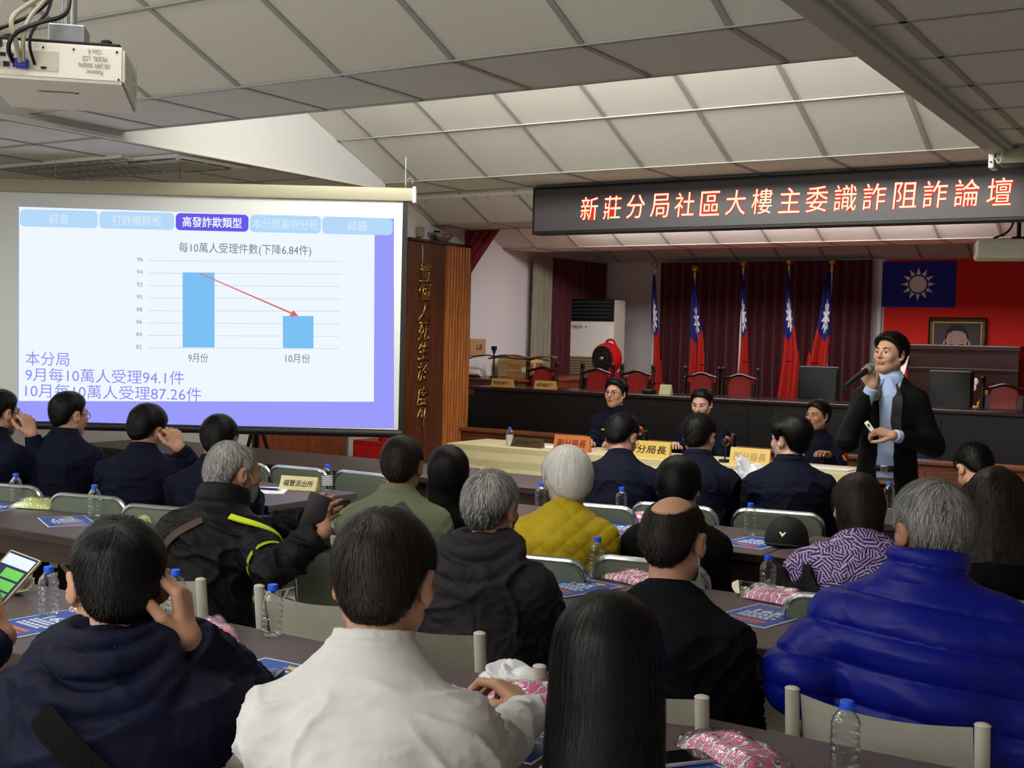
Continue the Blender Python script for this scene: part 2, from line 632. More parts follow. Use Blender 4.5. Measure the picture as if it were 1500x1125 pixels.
def flat(name, pts, mat, y, parent=scr):
    mm = MB()
    mm.bm.faces.new([mm.bm.verts.new((u, y, v)) for u, v in pts])
    me = bpy.data.meshes.new(name)
    mm.bm.normal_update()
    for f in mm.bm.faces:
        if f.normal.y > 0:
            f.normal_flip()
    mm.bm.to_mesh(me)
    mm.bm.free()
    return link(name, me, mat, parent)


def rrect(u0, v0, u1, v1, r=.03, n=5):
    P = []
    for cx, cy, a0 in ((u1 - r, v1 - r, 0), (u0 + r, v1 - r, 90), (u0 + r, v0 + r, 180), (u1 - r, v0 + r, 270)):
        for k in range(n + 1):
            a = math.radians(a0 + 90 * k / n)
            P.append((cx + r * math.cos(a), cy + r * math.sin(a)))
    return P


sl = flat('slide', [(-3.112, 1.018), (-.738, 1.046), (-.765, 2.362), (-3.117, 2.378)], PU, .0085)
flat('slide_field', [(-3.107, 1.158), (-.868, 1.208), (-.886, 2.362), (-3.116, 2.377)], WS, .0078, sl)
for (a, b, s, mm, tm) in ((-3.110, -2.622, '前言', TB, TF), (-2.612, -2.142, '打詐儀錶板', TB, TF), (-2.133, -1.676, '高發詐欺類型', TA, TW),
                          (-1.667, -1.222, '本分局案例分析', TB, TF), (-1.214, -.772, '結語', TB, TF)):
    tb = flat('tab', rrect(a, 2.255, b, 2.362, .028), mm, .0070, sl)
    n = len(s)
    w = min(.062 * n, .41)
    text('tab_text', s, w, .066, front((a + b) / 2, .0062, 2.309), tm, tb, bold=.012 if mm is TA else .004)
text('slide_title', '每10萬人受理件數(下降6.84件)', .83, .074, front(-1.695, .0062, 2.144), TG, sl)
for i in range(8):
    v = 2.060 - i * .0782
    flat('gridline', [(-2.30, v - .002), (-1.09, v + .022), (-1.09, v + .026), (-2.30, v + .002)], GL, .0070, sl)
    text('axis_number', str(96 - 2 * i), .036, .026, front(-2.353, .0062, v + .006), TGL, sl)
flat('chart_bar', [(-2.078, 1.521), (-1.877, 1.525), (-1.884, 1.995), (-2.085, 1.992)], BL, .0064, sl)
flat('chart_bar', [(-1.447, 1.532), (-1.254, 1.535), (-1.258, 1.738), (-1.451, 1.734)], BL, .0064, sl)
flat('trend_arrow', [(-1.984, 1.994), (-1.980, 1.986), (-1.40, 1.748), (-1.412, 1.732), (-1.352, 1.735), (-1.385, 1.772), (-1.394, 1.757)], RDA, .0056, sl)
text('month_text', '9月份', .125, .058, front(-1.979, .0062, 1.458), TG, sl)
text('month_text', '10月份', .155, .058, front(-1.352, .0062, 1.469), TG, sl)
text('caption', '本分局', .275, .088, front(-2.928, .0062, 1.428), TP, sl)
text('caption', '9月每10萬人受理94.1件', 1.0, .088, front(-2.566, .0062, 1.328), TP, sl)
text('caption', '10月每10萬人受理87.26件', 1.11, .088, front(-2.511, .0062, 1.227), TP, sl)

# ================================================================== LED message board
led = thing('message_board', 'long black electronic sign with glowing red and white characters under the ceiling', 'sign', (-2.80, 7.62, 0))
LC = M('led_face', '#3b3638', .42, noise=(420, .35), spec=.6)
MB().box((0, .075, 2.567), (3.62, .13, .345), bevel=.006).build('housing', BLACK_PL, led)
MB().box((0, .006, 2.567), (3.57, .008, .30)).build('face', LC, led)
chs = '新莊分局社區大樓主委識詐阻詐論壇'
ER = emit_mat('led_red', '#ff2a14', 1.2)
EWm = emit_mat('led_core', '#ffd9b8', 1.5)
for i, ch in enumerate(chs):
    x = -4.13 + i * (-1.375 + 4.13) / 15 + 2.80
    g = text('character', ch, .148, .168, front(x, -.0005, 2.567), ER, led, bold=.024, shear=.08)
    text('core', ch, .143, .163, front(x, -.0025, 2.567), EWm, g, bold=-.003, shear=.08)
dr = MB()
for x in (-1.3, .0, 1.3):
    dr.tube([(x, .11, 2.73), (x, .11, 2.757)], .006, 6)
dr.build('bracket', METAL_DK, led)
rl = thing('curtain_rail', 'white ceiling curtain rail with small hooks left of the electronic sign', 'curtain rail', (-5.0, 7.9, 0))
MB().box((-.35, 0, 2.742), (2.6, .02, .02)).build('rail', WHITE_PL, rl)
hk = MB()
for i in range(20):
    hk.tube([(-1.5 + i * .12, 0, 2.732), (-1.5 + i * .12, 0, 2.715), (-1.49 + i * .12, 0, 2.708)], .003, 5)
hk.build('hooks', IVORY, rl)

# ================================================================== projectors
def projector(name, label, loc, rz, w, d, h, mirror, zc):
    t = thing(name, label, 'projector', loc, rz)
    return t


PJ = M('projector_shell', '#d9d6cc', .45, bump=(150, .05))
PJL = M('projector_case', '#aba69b', .55)
# big one overhead: rear panel faces the camera
p1 = thing('projector', 'white ceiling projector with cables plugged in its rear, close overhead', 'projector', (-2.976, 2.292, 2.342), math.radians(43))
b = MB()
prof = [(-.225, .07), (.225, .07), (.235, -.075), (-.235, -.075)]
vs = []
for y, sx, zt, zb in ((-.15, 1.0, .068, -.035), (.17, 1.0, .075, -.062)):
    vs.append([b.bm.verts.new(v) for v in ((-.185 * sx, y, zb), (.185 * sx, y, zb), (.185, y, zt), (-.185, y, zt))])
b.bm.faces.new(vs[0]); b.bm.faces.new(vs[1][::-1])
for k in range(4):
    b.bm.faces.new((vs[0][k], vs[1][k], vs[1][(k + 1) % 4], vs[0][(k + 1) % 4]))
bmesh.ops.bevel(b.bm, geom=b.bm.edges[:], offset=.008, segments=2, affect='EDGES')
b.build('shell', PJ, p1, True)
MB().box((0, .01, .072), (.345, .30, .012), bevel=.004).build('base_plate', METAL_DK, p1)
r = MB()
r.box((-.075, -.1505, .015), (.17, .004, .055), bevel=.001)
r.build('socket_recess', M('recess_gray', '#b9b6a8', .5), p1)
for x in (-.15, -.125, -.10):
    MB().box((x, -.154, .0), (.016, .006, .014)).build('socket', METAL_DK, p1)
MB().box((-.142, -.154, .026), (.030, .006, .010)).build('socket', METAL_DK, p1)
r = MB()
r.lathe([(.006, 0), (.006, .006)], 10, Matrix.Translation((-.112, -.150, .026)) @ Matrix.Rotation(PI / 2, 4, 'X'))
r.box((-.028, -.154, -.004), (.014, .006, .006))
for x in (-.03, .05, .165, .17):
    r.lathe([(.003, 0), (.003, .004)], 8, Matrix.Translation((x, -.150, .052 if x != .17 else -.024)) @ Matrix.Rotation(PI / 2, 4, 'X'))
r.build('screws', METAL_DK, p1)
MB().box((-.083, -.165, .002), (.034, .03, .026), bevel=.004).build('vga_plug', M('vga_blue', '#16239a', .4), p1)
MB().box((-.15, -.165, .056), (.03, .03, .022), bevel=.004).build('power_plug', BLACK_PL, p1)
cb = MB()
cb.tube([(-.15, -.17, .058), (-.14, -.22, .075), (-.10, -.20, .10), (-.03, -.14, .16), (.0, -.03, .28), (.0, .0, .6)], .0055, 7, smooth=3)
cb.tube([(-.105, -.17, .004), (-.11, -.22, .03), (-.09, -.23, .07), (-.03, -.2, .11), (.03, -.15, .14), (.025, -.05, .22), (.01, .0, .6)], .0065, 7, smooth=3)
cb.tube([(-.05, -.16, .002), (-.06, -.2, .05), (-.05, -.18, .10), (-.01, -.1, .18), (.0, -.02, .6)], .0045, 7, smooth=3)
cb.build('black_cable', BLACK_PL, p1, True)
cb = MB()
cb.tube([(-.083, -.18, .004), (-.09, -.23, .06), (-.105, -.22, .11), (-.06, -.16, .17), (-.01, -.05, .25), (-.005, -.01, .6)], .007, 7, smooth=3)
cb.tube([(-.075, -.18, .006), (-.07, -.22, .06), (-.06, -.20, .12), (-.03, -.12, .19), (.0, -.03, .30), (.005, 0, .6)], .006, 7, smooth=3)
cb.build('ivory_cable', IVORY, p1, True)
MB().box((.01, .02, .115), (.10, .10, .07), bevel=.004).box((.02, .02, .083), (.17, .14, .012), bevel=.003).build('mount', STEEL, p1)
MB().cyl((.01, .02, .14), (.01, .02, 1.15), .022, n=18).build('pole', CHROME, p1, True)
for x in (-.13, .13):
    kb = MB()
    kb.lathe([(.012, .078), (.016, .082), (.016, .09), (.010, .094)], 14, Matrix.Translation((x, -.10, 0)))
    kb.build('foot_knob', BLACK_PL, p1)
text('rating_label', 'Panasonic\n100-240V 50/60Hz\nMODEL  LCD\nClass A', .085, .07, front(.105, -.1525, .02) @ Matrix.Rotation(PI, 4, 'Z'), M('label_grey', '#6d6d6b', .6), p1)
sn = math.atan2(.027, .32)
text('brand_text', 'Panasonic', .11, .018, Matrix.Translation((-.01, -.03, -.0465)) @ Matrix.Rotation(-sn, 4, 'X') @ Matrix.Rotation(PI, 4, 'X') @ Matrix.Rotation(PI, 4, 'Z'), METAL_DK, p1, bold=.02)
gr = MB()
for i in range(9):
    for j in range(6):
        y = -.10 + i * .028
        z = .05 - j * .016 - (y + .15) * .04
        gr.box((.1852, y, z), (.003, .012, .005))
gr.build('vent', M('vent_shade', '#a29e93', .6), p1)

p2 = thing('projector', 'distant white projector with a round black lens hung below the electronic sign', 'projector', (-1.44, 8.6, 2.295), math.radians(14))
MB().box((0, 0, 0), (.50, .36, .125), bevel=.022, seg=3).build('shell', M('projector_cream', '#cfcdb9', .5), p2, True)
MB().lathe([(.045, 0), (.052, .012), (.046, .03), (.030, .028), (.028, .012), (.0, .010)], 24, Matrix.Translation((.13, -.175, -.005)) @ Matrix.Rotation(PI / 2, 4, 'X')).build('lens', M('lens_black', '#08080a', .12, spec=.8), p2, True)
MB().cyl((.02, .02, .06), (.02, .02, .55), .014).box((.02, .02, .075), (.09, .09, .03), bevel=.004).build('mount', METAL_DK, p2)
MB().tube([(-.12, .1, .05), (-.14, .1, .09), (-.04, .08, .12), (.0, .05, .22), (.015, .03, .5)], .008, 6, smooth=3).build('cable', BLACK_PL, p2, True)
sv = MB()
for i in range(5):
    sv.box((-.2515, -.08 + i * .04, 0), (.003, .02, .06))
sv.build('vent', M('vent_shade', '#a29e93', .6), p2)

p3 = thing('screen_case', 'rolled-up projection screen case under the flat ceiling at right', 'projection screen', (-1.33, 7.15, 2.665))
MB().box((.95, 0, .03), (1.86, .11, .085), bevel=.014).build('case', IVORY, p3, True)
MB().box((.0, 0, .025), (.03, .125, .115), bevel=.006).build('end_cap', WHITE_PL, p3)
MB().tube([(.02, -.065, .02), (.05, -.08, -.02), (.06, -.07, .05), (.04, -.05, .085)], .004, 6, smooth=2).build('cord', WHITE_PL, p3)
MB().box((.9, -.04, -.022), (1.7, .03, .014)).build('slot', BLACK_PL, p3)
sc2 = MB()
for z in (.0, .05):
    sc2.lathe([(.006, 0), (.006, .004)], 8, Matrix.Translation((.0, -.063, z)) @ Matrix.Rotation(PI / 2, 4, 'X'))
sc2.build('screws', METAL_DK, p3)

# ================================================================== fittings in the low ceiling
ac = thing('air_conditioner', 'square ceiling cassette air outlet with a red ribbon above the screen', 'air conditioner', (-5.93, 5.45, 2.69))
MB().box((0, 0, 0), (.60, .60, .022), bevel=.006).build('face_panel', WHITE_PL, ac)
MB().box((0, 0, -.016), (.34, .34, .012), bevel=.004).build('grille', M('grille_gray', '#a9a99f', .6), ac)
s = MB()
for k in range(4):
    q = Matrix.Rotation(k * PI / 2, 4, 'Z')
    for dx in (-.11, .11):
        c = q @ Vector((dx, -.235, -.011))
        s.box(c, (.19, .028, .006) if k % 2 == 0 else (.028, .19, .006))
s.build('air_slot', BLACK_PL, ac)
MB().grid(lambda u, v: Vector((.0 + .008 * (u - .5), .0 + .004 * math.sin(v * 6), -.02 - .075 * v)), 1, 10).build('ribbon', M('ribbon_red', '#b3201e', .6), ac)
lp = []
for i, (x, y) in enumerate(((-6.62, 5.36),)):
    t = thing('ceiling_light', ['unlit louvred fluorescent fitting beside the air outlet', 'unlit louvred fluorescent fitting one tile nearer than the air outlet'][i], 'ceiling light', (x, y, 2.695))
    f = MB()
    for a, b_, c, d in ((0, .295, 1.2, .012), (0, -.295, 1.2, .012)):
        f.box((a, b_, 0), (c, d, .03))
    for x_ in (-.595, .595):
        f.box((x_, 0, 0), (.012, .6, .03))
    f.build('frame', WHITE_PL, t)
    f = MB()
    for k in range(14):
        f.box((-.55 + k * .085, 0, -.004), (.006, .58, .03))
    for yy in (-.1, .1):
        f.box((0, yy, -.004), (1.18, .008, .034))
    f.build('louvre', M('louvre_metal', '#b9b9b2', .3, metal=.5), t)
    f = MB()
    for yy in (-.2, 0, .2):
        f.cyl((-.56, yy, .0), (.56, yy, .0), .013)
    f.build('tube', WHITE_PL, t)

wl = thing('wall_lamp', 'round metal dish lamp on the white wall over the timber pier', 'lamp', (-7.12, 9.97, 2.68))
MB().lathe([(.02, 0), (.14, -.01), (.15, -.03), (.10, -.085), (.0, -.10)], 24).build('dish', STEEL, wl, True)
MB().box((-.02, 0, .005), (.05, .06, .03), bevel=.004).build('bracket', METAL_DK, wl)
jb = thing('junction_box', 'small ivory junction box with a hanging cord on the pier wall', 'junction box', (-7.12, 9.66, 2.66))
MB().box((0, 0, 0), (.05, .075, .10), bevel=.006).build('box', IVORY, jb)
MB().tube([(.02, 0, -.05), (.035, .0, -.2), (.035, -.0, -.5)], .003, 6).build('cord', WHITE_PL, jb)

# ================================================================== the stage
dk = thing('long_desk', 'long black-stained panel desk across the front of the stage', 'desk', (-2.6, 10.8, .34))
MB().box((.35, .02, .40), (9.9, .05, .72)).build('front_panel', WOOD_BLACK, dk)
MB().box((.35, .30, .755), (10.0, .68, .035), bevel=.008).build('top', M('desk_top', '#2b1a1b', .25, noise=(5, .3, (8, 1, 1))), dk)
pp = MB()
for i in range(6):
    pp.box((-4.0 + i * 1.75, -.008, .40), (1.5, .012, .56), bevel=.004)
pp.build('panel', WOOD_BLACK, dk)
for x in (-4.58, 5.28):
    MB().box((x, .3, .37), (.04, .6, .74)).build('end_panel', WOOD_BLACK, dk)

RED_PAD = M('chair_red_pad', '#a32620', .45, noise=(16, .25), coat=.3)


def carved_chair(label, loc, rz=PI):
    t = thing('carved_chair', label, 'chair', loc, rz, 'carved wooden chairs with red pads behind the stage desk')
    fr = MB()
    for x in (-.19, .19):
        fr.tube([(x, -.20, 0), (x, -.20, .45), (x, -.26, 1.0)], .022, 10)
    tr = [(-.19, -.26, .93), (-.10, -.265, .95), (0, -.268, .985), (.10, -.265, .95), (.19, -.26, .93)]
    fr.tube(tr, .035, 8, smooth=2, flat=.5)
    fr.box((0, -.245, .70), (.36, .025, .36), rot('X', 7))
    fr.build('back_frame', WOOD_DARK, t, True)
    for x in (-.19, .19):
        f2 = MB()
        f2.lathe([(.024, 0), (.030, .012), (.018, .022), (.030, .04), (.026, .055), (.006, .068)], 12, Matrix.Translation((x, -.26, .985)))
        for z in (.6, .66, .72, .78, .84):
            f2.sphere((x, -.235 - (z - .6) * .08, z), .030, 10, sc=(1, 1, .8))
        f2.build('finial', WOOD_DARK, t, True)
    P = [(-.115, 0), (.115, 0), (.125, .30), (.10, .36), (.04, .385), (-.04, .385), (-.10, .36), (-.125, .30)]
    for s, nm in ((-1, 'back_pad'), ):
        m_ = MB().prism(P, .05, Matrix.Translation((0, -.205, .585)) @ Matrix.Rotation(math.radians(7), 4, 'X') @ FACE_FRONT)
        m_.prism(P, .05, Matrix.Translation((0, -.275, .585)) @ Matrix.Rotation(math.radians(7), 4, 'X') @ FACE_FRONT)
        bmesh.ops.bevel(m_.bm, geom=m_.bm.edges[:], offset=.012, segments=2, affect='EDGES')
        m_.build(nm, RED_PAD, t, True)
    MB().box((0, 0, .44), (.44, .44, .08), bevel=.02).build('seat', RED_PAD, t, True)
    for x, y in ((-.19, .19), (.19, .19)):
        MB().lathe([(.016, 0), (.026, .1), (.018, .2), (.028, .3), (.024, .42)], 12, Matrix.Translation((x, y, 0))).build('leg', WOOD_DARK, t, True)
    return t


cc = None
CCX = ((-6.95, 'red-padded carved chair nearest the timber pier, beside the carton', 11.55), (-6.27, 'red-padded carved chair in front of the standing air conditioner', 11.6),
       (-5.78, 'red-padded carved chair below the first flag from the left', 11.6), (-5.03, 'red-padded carved chair below the second flag from the left', 11.6),
       (-4.60, 'red-padded carved chair just left of the first black leather chair', 11.6), (-2.03, 'red-padded carved chair right of the lectern emblem', 11.6))
for x, lb, y in CCX:
    if cc is None:
        cc = carved_chair(lb, (x, y, .34), PI)
    else:
        dup(cc, (x, y, .34), PI, lb)

LEATH = M('black_leather', '#161618', .38, bump=(70, .12))


def leather_chair(label, loc):
    t = thing('executive_chair', label, 'chair', loc, PI, 'black leather chairs behind the stage desk')
    MB().box((0, -.24, .76), (.42, .09, .66), rot('X', 6), bevel=.03, seg=3).build('backrest', LEATH, t, True)
    MB().box((0, 0, .46), (.48, .48, .10), bevel=.03, seg=3).build('seat', LEATH, t, True)
    for x in (-.26, .26):
        MB().tube([(x, -.18, .46), (x, -.18, .66), (x, .14, .66), (x, .14, .46)], .02, 8, smooth=2).build('armrest', BLACK_PL, t, True)
    MB().cyl((0, 0, .06), (0, 0, .42), .03).build('column', CHROME, t)
    b_ = MB()
    for k in range(5):
        a = k * 2 * PI / 5
        b_.tube([(0, 0, .09), (.26 * math.cos(a), .26 * math.sin(a), .04)], .018, 8)
        b_.sphere((.26 * math.cos(a), .26 * math.sin(a), .025), .025, 10)
    b_.build('star_base', BLACK_PL, t, True)
    return t


lc = leather_chair('tall black leather chair back between the third and last flags', (-3.82, 11.75, .34))
dup(lc, (-2.54, 11.75, .34), PI, 'tall black leather chair back right of the standing speaker')

# side cabinet with clutter
cb = thing('side_cabinet', 'low reddish wooden cabinet along the white stage side wall', 'cabinet', (-7.62, 13.0, .34))
MB().box((0, 0, .40), (1.0, 2.9, .80)).build('body', WOOD_RED, cb)
MB().box((0, 0, .815), (1.05, 2.96, .03), bevel=.006).build('top', M('cabinet_top', '#6a3826', .35, noise=(4, .3, (8, 1, 1))), cb)
for i in range(2):
    dd = MB().box((-.24 + i * .48, -1.456, .40), (.44, .02, .66), bevel=.006).build('door', WOOD_RED, cb)
    MB().sphere((-.06 + i * .12, -1.478, .45), .014, 10).build('knob', GOLD, dd)
CT = 1.17
ph = thing('telephone', 'pale desk telephone with coiled cord at the end of the cabinet', 'telephone', (-7.86, 11.75, CT), math.radians(200))
MB().box((0, 0, .04), (.20, .20, .06), rot('X', 14), bevel=.012).build('base', WHITE_PL, ph, True)
MB().tube([(-.10, -.075, .10), (-.06, -.075, .115), (.06, -.075, .115), (.10, -.075, .10)], .02, 8, smooth=2).build('handset', WHITE_PL, ph, True)
MB().tube([(.06 + .06 * math.sin(t * .35), .12 + .04 * math.sin(t * 2.2), .06 - .022 * t + .008 * math.cos(t * 2.2)) for t in [k * .25 for k in range(40)]], .007, 6).build('coiled_cord', WHITE_PL, ph, True)
bx = thing('carton', 'small brown cardboard carton with a pale label on the cabinet', 'carton', (-7.42, 12.2, CT), .1)
MB().box((0, 0, .09), (.34, .26, .18), bevel=.003).build('box', CARTON, bx)
MB().box((.06, -.1315, .10), (.07, .003, .06)).build('label', PAPER, bx)
MB().box((0, -.1305, .09), (.34, .002, .018)).build('tape', M('packing_tape', '#c9a873', .3), bx)
bx = thing('carton', 'long flat cardboard carton lying behind the telephone', 'carton', (-7.82, 12.75, CT), .05)
MB().box((0, 0, .12), (.46, .32, .24), bevel=.003).build('box', M('carton_pale', '#b99f6e', .8), bx)
MB().box((0, -.161, .12), (.46, .002, .02)).build('tape', M('packing_tape', '#c9a873', .3), bx)
mt_ = thing('woven_mat', 'dark brown woven mat draped over the carton on the cabinet', 'mat', (-7.5, 12.3, CT + .188))
MB().grid(lambda u, v: Vector((-.42 + .84 * u, -.12 + .26 * v, .022 + .05 * abs(math.sin(u * 5 + .3)) + .012 * math.sin(v * 9))), 30, 10).build('weave', M('weave_brown', '#5b3a24', .8, bump=(120, .8)), mt_, True)
MB().tube([(-.42, -.12, .03), (-.2, -.125, .06), (0, -.125, .03), (.2, -.125, .06), (.42, -.12, .03)], .012, 6, smooth=2).build('rolled_edge', M('weave_brown', '#5b3a24', .8), mt_, True)
mk = thing('desk_microphone', 'black microphone on an upright stem among the cartons', 'microphone', (-7.62, 11.83, CT), 0)
MB().lathe([(.05, 0), (.05, .015), (.012, .025), (.009, .03)], 16).cyl((0, 0, .02), (0, 0, .30), .010, n=10).build('stem', BLACK_PL, mk, True)
MB().box((0, 0, .345), (.05, .06, .05), bevel=.01).cyl((0, 0, .29), (0, 0, .33), .02).build('head', BLACK_PL, mk)
cd = MB().tube([(-7.62, 11.86, CT + .25), (-7.75, 11.80, CT + .27), (-7.95, 11.68, CT + .20), (-8.05, 11.52, CT + .02), (-8.05, 11.49, CT - .3), (-8.05, 11.49, .36)], .008, 6, smooth=3).build('microphone_cable', METAL_DK)
tag(cd, 'dark cable looping from the stem microphone down beside the telephone', 'cable')
sg = thing('cardboard_sign', 'small tan card with two letters on the wall by the telephone', 'sign', (-8.13, 12.25, 1.52), math.radians(90))
MB().box((.0, 0, 0), (.34, .012, .20)).build('card', M('card_tan', '#b98d66', .8), sg)
text('lettering', 'LE', .12, .06, front(.03, -.0075, 0), M('print_dark', '#3b2a22', .7), sg, bold=.03)
fn = thing('floor_fan', 'red drum fan with round black front beside the dark curtain', 'fan', (-7.02, 13.55, CT), math.radians(-12))
MB().lathe([(.10, -.09), (.19, -.07), (.21, 0), (.19, .07), (.10, .09)], 24, Matrix.Translation((-.02, .0, .24)) @ Matrix.Rotation(PI / 2, 4, 'X')).build('drum', M('fan_red', '#b3121c', .3, coat=.5), fn, True)
g = MB()
for r_ in (.05, .10, .15):
    g.tube([(r_ * math.cos(a) - .02, -.10, .24 + r_ * math.sin(a)) for a in [k * PI / 12 for k in range(24)]], .008, 6, closed=True)
g.lathe([(.16, 0), (.16, .02)], 24, Matrix.Translation((-.02, -.08, .24)) @ Matrix.Rotation(PI / 2, 4, 'X'))
g.build('grille', BLACK_PL, fn, True)
MB().sphere((-.02, -.11, .24), .03, 12, sc=(1, .4, 1)).build('hub', STEEL, fn, True)
MB().box((-.02, 0, .04), (.30, .2, .08), bevel=.01).build('stand', M('fan_red', '#b3121c', .3, coat=.5), fn, True)
MB().tube([(-.10, .05, .4), (-.06, .05, .48), (.04, .05, .48), (.08, .05, .4)], .016, 8, smooth=2).build('handle', M('fan_red', '#b3121c', .3, coat=.5), fn, True)

# floor standing air conditioner
a2 = thing('standing_air_conditioner', 'tall cream floor-standing air conditioner with black louvred top', 'air conditioner', (-7.68, 14.45, .34))
MB().box((0, 0, .92), (.70, .34, 1.84), bevel=.012).build('body', M('ac_cream', '#eeeadc', .45), a2)
MB().box((0, -.165, 1.70), (.70, .03, .30), bevel=.006).build('outlet_frame', BLACK_PL, a2)
f = MB()
for i in range(5):
    f.box((0, -.186, 1.60 + i * .05), (.66, .03, .012), rot('X', -25))
f.build('louvre', M('louvre_dark', '#3c4348', .4), a2)
MB().box((0, -.174, .83), (.62, .012, .50), bevel=.004).build('intake_panel', M('intake_tan', '#9b8a66', .55), a2)
f = MB()
for i in range(14):
    f.box((0, -.182, .60 + i * .035), (.60, .012, .010))
f.build('intake_slats', M('slat_brown', '#6f6148', .5), a2)
MB().box((-.005, -.172, 1.27), (.63, .008, .48), bevel=.003).build('front_panel', M('ac_white', '#f2efe6', .4), a2)
text('brand_text', 'TECO', .16, .042, front(-.20, -.1775, 1.475), M('print_black', '#17181a', .5), a2, bold=.03)
MB().box((-.06, -.176, 1.475), (.03, .003, .015)).build('badge', STEEL, a2)


# curtains
def curtain(name, label, pts0, z0, z1, mat, n=40, amp=.035, waves=12, rz=0):
    (xa, ya), (xb, yb) = pts0
    d = Vector((xb - xa, yb - ya, 0))
    nn = Vector((-d.y, d.x, 0)).normalized()

    def fn(u, v):
        f_ = math.sin(u * waves * 2 * PI + .5 * math.sin(v * 3)) + .3 * math.sin(u * waves * 3.7)
        return Vector((xa, ya, 0)) + d * u + nn * (amp * f_ * (.8 + .3 * v)) + Vector((0, 0, z1 + (z0 - z1) * v))
    m_ = MB().grid(fn, waves * 10, 10)
    o = m_.build(name, mat, None, True, 0)
    return tag(o, label, 'curtain')


curtain('curtain', 'wide dark red pleated curtain behind the row of flags', ((-7.12, 15.25), (-4.22, 15.25)), .36, 2.73, RED_VELVET, waves=22)
curtain('curtain', 'dark red curtain on the stage side wall beside the air conditioner', ((-8.03, 13.85), (-7.93, 15.2)), .36, 2.72, RED_VELVET, waves=9)
curtain('curtain', 'grey-green pleated curtain edge on the stage side wall', ((-8.03, 13.36), (-8.0, 13.80)), .36, 2.68, M('curtain_grey', '#8d8a78', .8, noise=(12, .2, (6, 6, .4))), waves=4, amp=.03)
sw = MB()


def swag(u, v):
    # gathered drape: full width at the rail, tied narrow by the pier
    w = .62 * (1 - v) ** 1.25 + .05
    x0 = -7.42 + .04 * v
    z = 2.76 - .82 * v
    return Vector((x0 + w * u + .012 * math.sin(u * 40), 10.53 + .035 * math.sin(u * 38 + v * 2), z))


sw.grid(swag, 60, 20)
tag(sw.build('curtain', M('curtain_swag_red', '#7c1022', .75, sheen=.3, noise=(14, .25, (6, 6, .4))), None, True, 0), 'bright red swag of stage curtain gathered behind the timber pier top', 'curtain')

# flags on poles
POLE_W = M('pole_white', '#d9d5cc', .4)


def flagpole(label, x, y, h, lean, seed, spread):
    t = thing('flag_on_pole', label, 'flag', (x, y, .34), 0, 'flags on poles along the stage curtain')
    top = Vector((lean, 0, h))
    MB().cyl((0, 0, .05), top, .013, n=10).build('pole', POLE_W, t, True)
    MB().lathe([(.15, 0), (.15, .03), (.04, .05), (.03, .09)], 20).build('base', GOLD, t, True)
    MB().lathe([(.0, -.004), (.022, -.002), (.016, .008)] + [(max(.0005, .042 * math.sin(k * PI / 10)), .047 - .042 * math.cos(k * PI / 10)) for k in range(2, 11)], 18, Matrix.Translation(top)).build('finial', GOLD, t, True)
    rnd = random.Random(seed)
    p1_, p2_ = rnd.random() * 6, rnd.random() * 6
    z0, z1 = h - .08, h - 1.95
    side = spread

    def fn(u, v):
        w = .035 + .22 * v ** .8 + .05 * math.sin(v * 4 + p1_) * v
        x_ = top.x * (1 - v * .9) + side * (u - .12) * w * 1.05 + .015 * math.sin(v * 7 + p2_)
        y_ = -.03 - .045 * math.sin(u * 9 + p1_ + v * 2) * (.25 + v) - .04 * u
        return Vector((x_, y_, z0 + (z1 - z0) * v + (.30 * (u ** 2) * v if v > .6 else 0) * rnd_tail))
    rnd_tail = .5 + rnd.random() * .5
    su, sv_ = .40 + rnd.random() * .2, .29

    def mi(u, v):
        if v > .475 - .16 * abs(u - .35) + .02 * math.sin(p2_):
            return 0
        du, dv = (u - su) * .55, (v - sv_) * 1.55
        r_ = math.hypot(du, dv)
        a = math.atan2(dv, du)
        if r_ < .085:
            return 2
        if r_ < .10:
            return 1
        k = (a / (2 * PI) * 12) % 1
        if r_ < .10 + .09 * (1 - abs(2 * k - 1)):
            return 2
        return 1
    MB().grid(fn, 44, 120, mi).build('cloth', [RED_FLAG, BLUE_FLAG, WHITE_FLAG], t, True, 0)
    return t


for i, (x, lb, sp) in enumerate(((-6.90, 'red and blue flag on a pole against the white back wall', 1), (-6.33, 'red and blue flag on the lowest pole, second from the white wall', 1),
                                 (-5.70, 'red and blue flag on a pole, third from the white wall', 1), (-5.12, 'red and blue flag on a pole, its cloth flaring to one side', 1),
                                 (-4.58, 'red and blue flag on the pole nearest the big wall flag', -1))):
    flagpole(lb, x, 14.6, (2.27, 2.21, 2.27, 2.29, 2.28)[i], (.0, -.0, .03, .05, .05)[i], 11 + i * 3, sp)

# the big flag on the back wall
wf = thing('wall_flag', 'huge red flag with blue corner and white sun covering the back wall', 'flag', (-2.0, 15.42, 0))
MB().box((.05, 0, 1.62), (4.3, .02, 2.25)).build('field', M('wall_flag_red', '#dd1e0c', .7), wf)
MB().box((-1.69, -.014, 2.43), (.90, .008, .57)).build('canton', M('wall_flag_blue', '#1a1f93', .7), wf)
sn_ = MB()
pts = []
sn_.prism([(.103 * math.cos(a), .103 * math.sin(a)) for a in [k * PI / 24 for k in range(48)]], .004, front(-1.69, -.019, 2.43))
for k in range(12):
    a = k * PI / 6 + PI / 2
    sn_.prism([(.125 * math.cos(a - .215), .125 * math.sin(a - .215)), (.125 * math.cos(a + .215), .125 * math.sin(a + .215)), (.208 * math.cos(a), .208 * math.sin(a))], .004, front(-1.69, -.019, 2.43))
sn_.build('sun', WHITE_FLAG, wf)
MB().box((-2.16, -.005, 1.62), (.05, .03, 2.25)).build('white_border', WHITE_FLAG, wf)

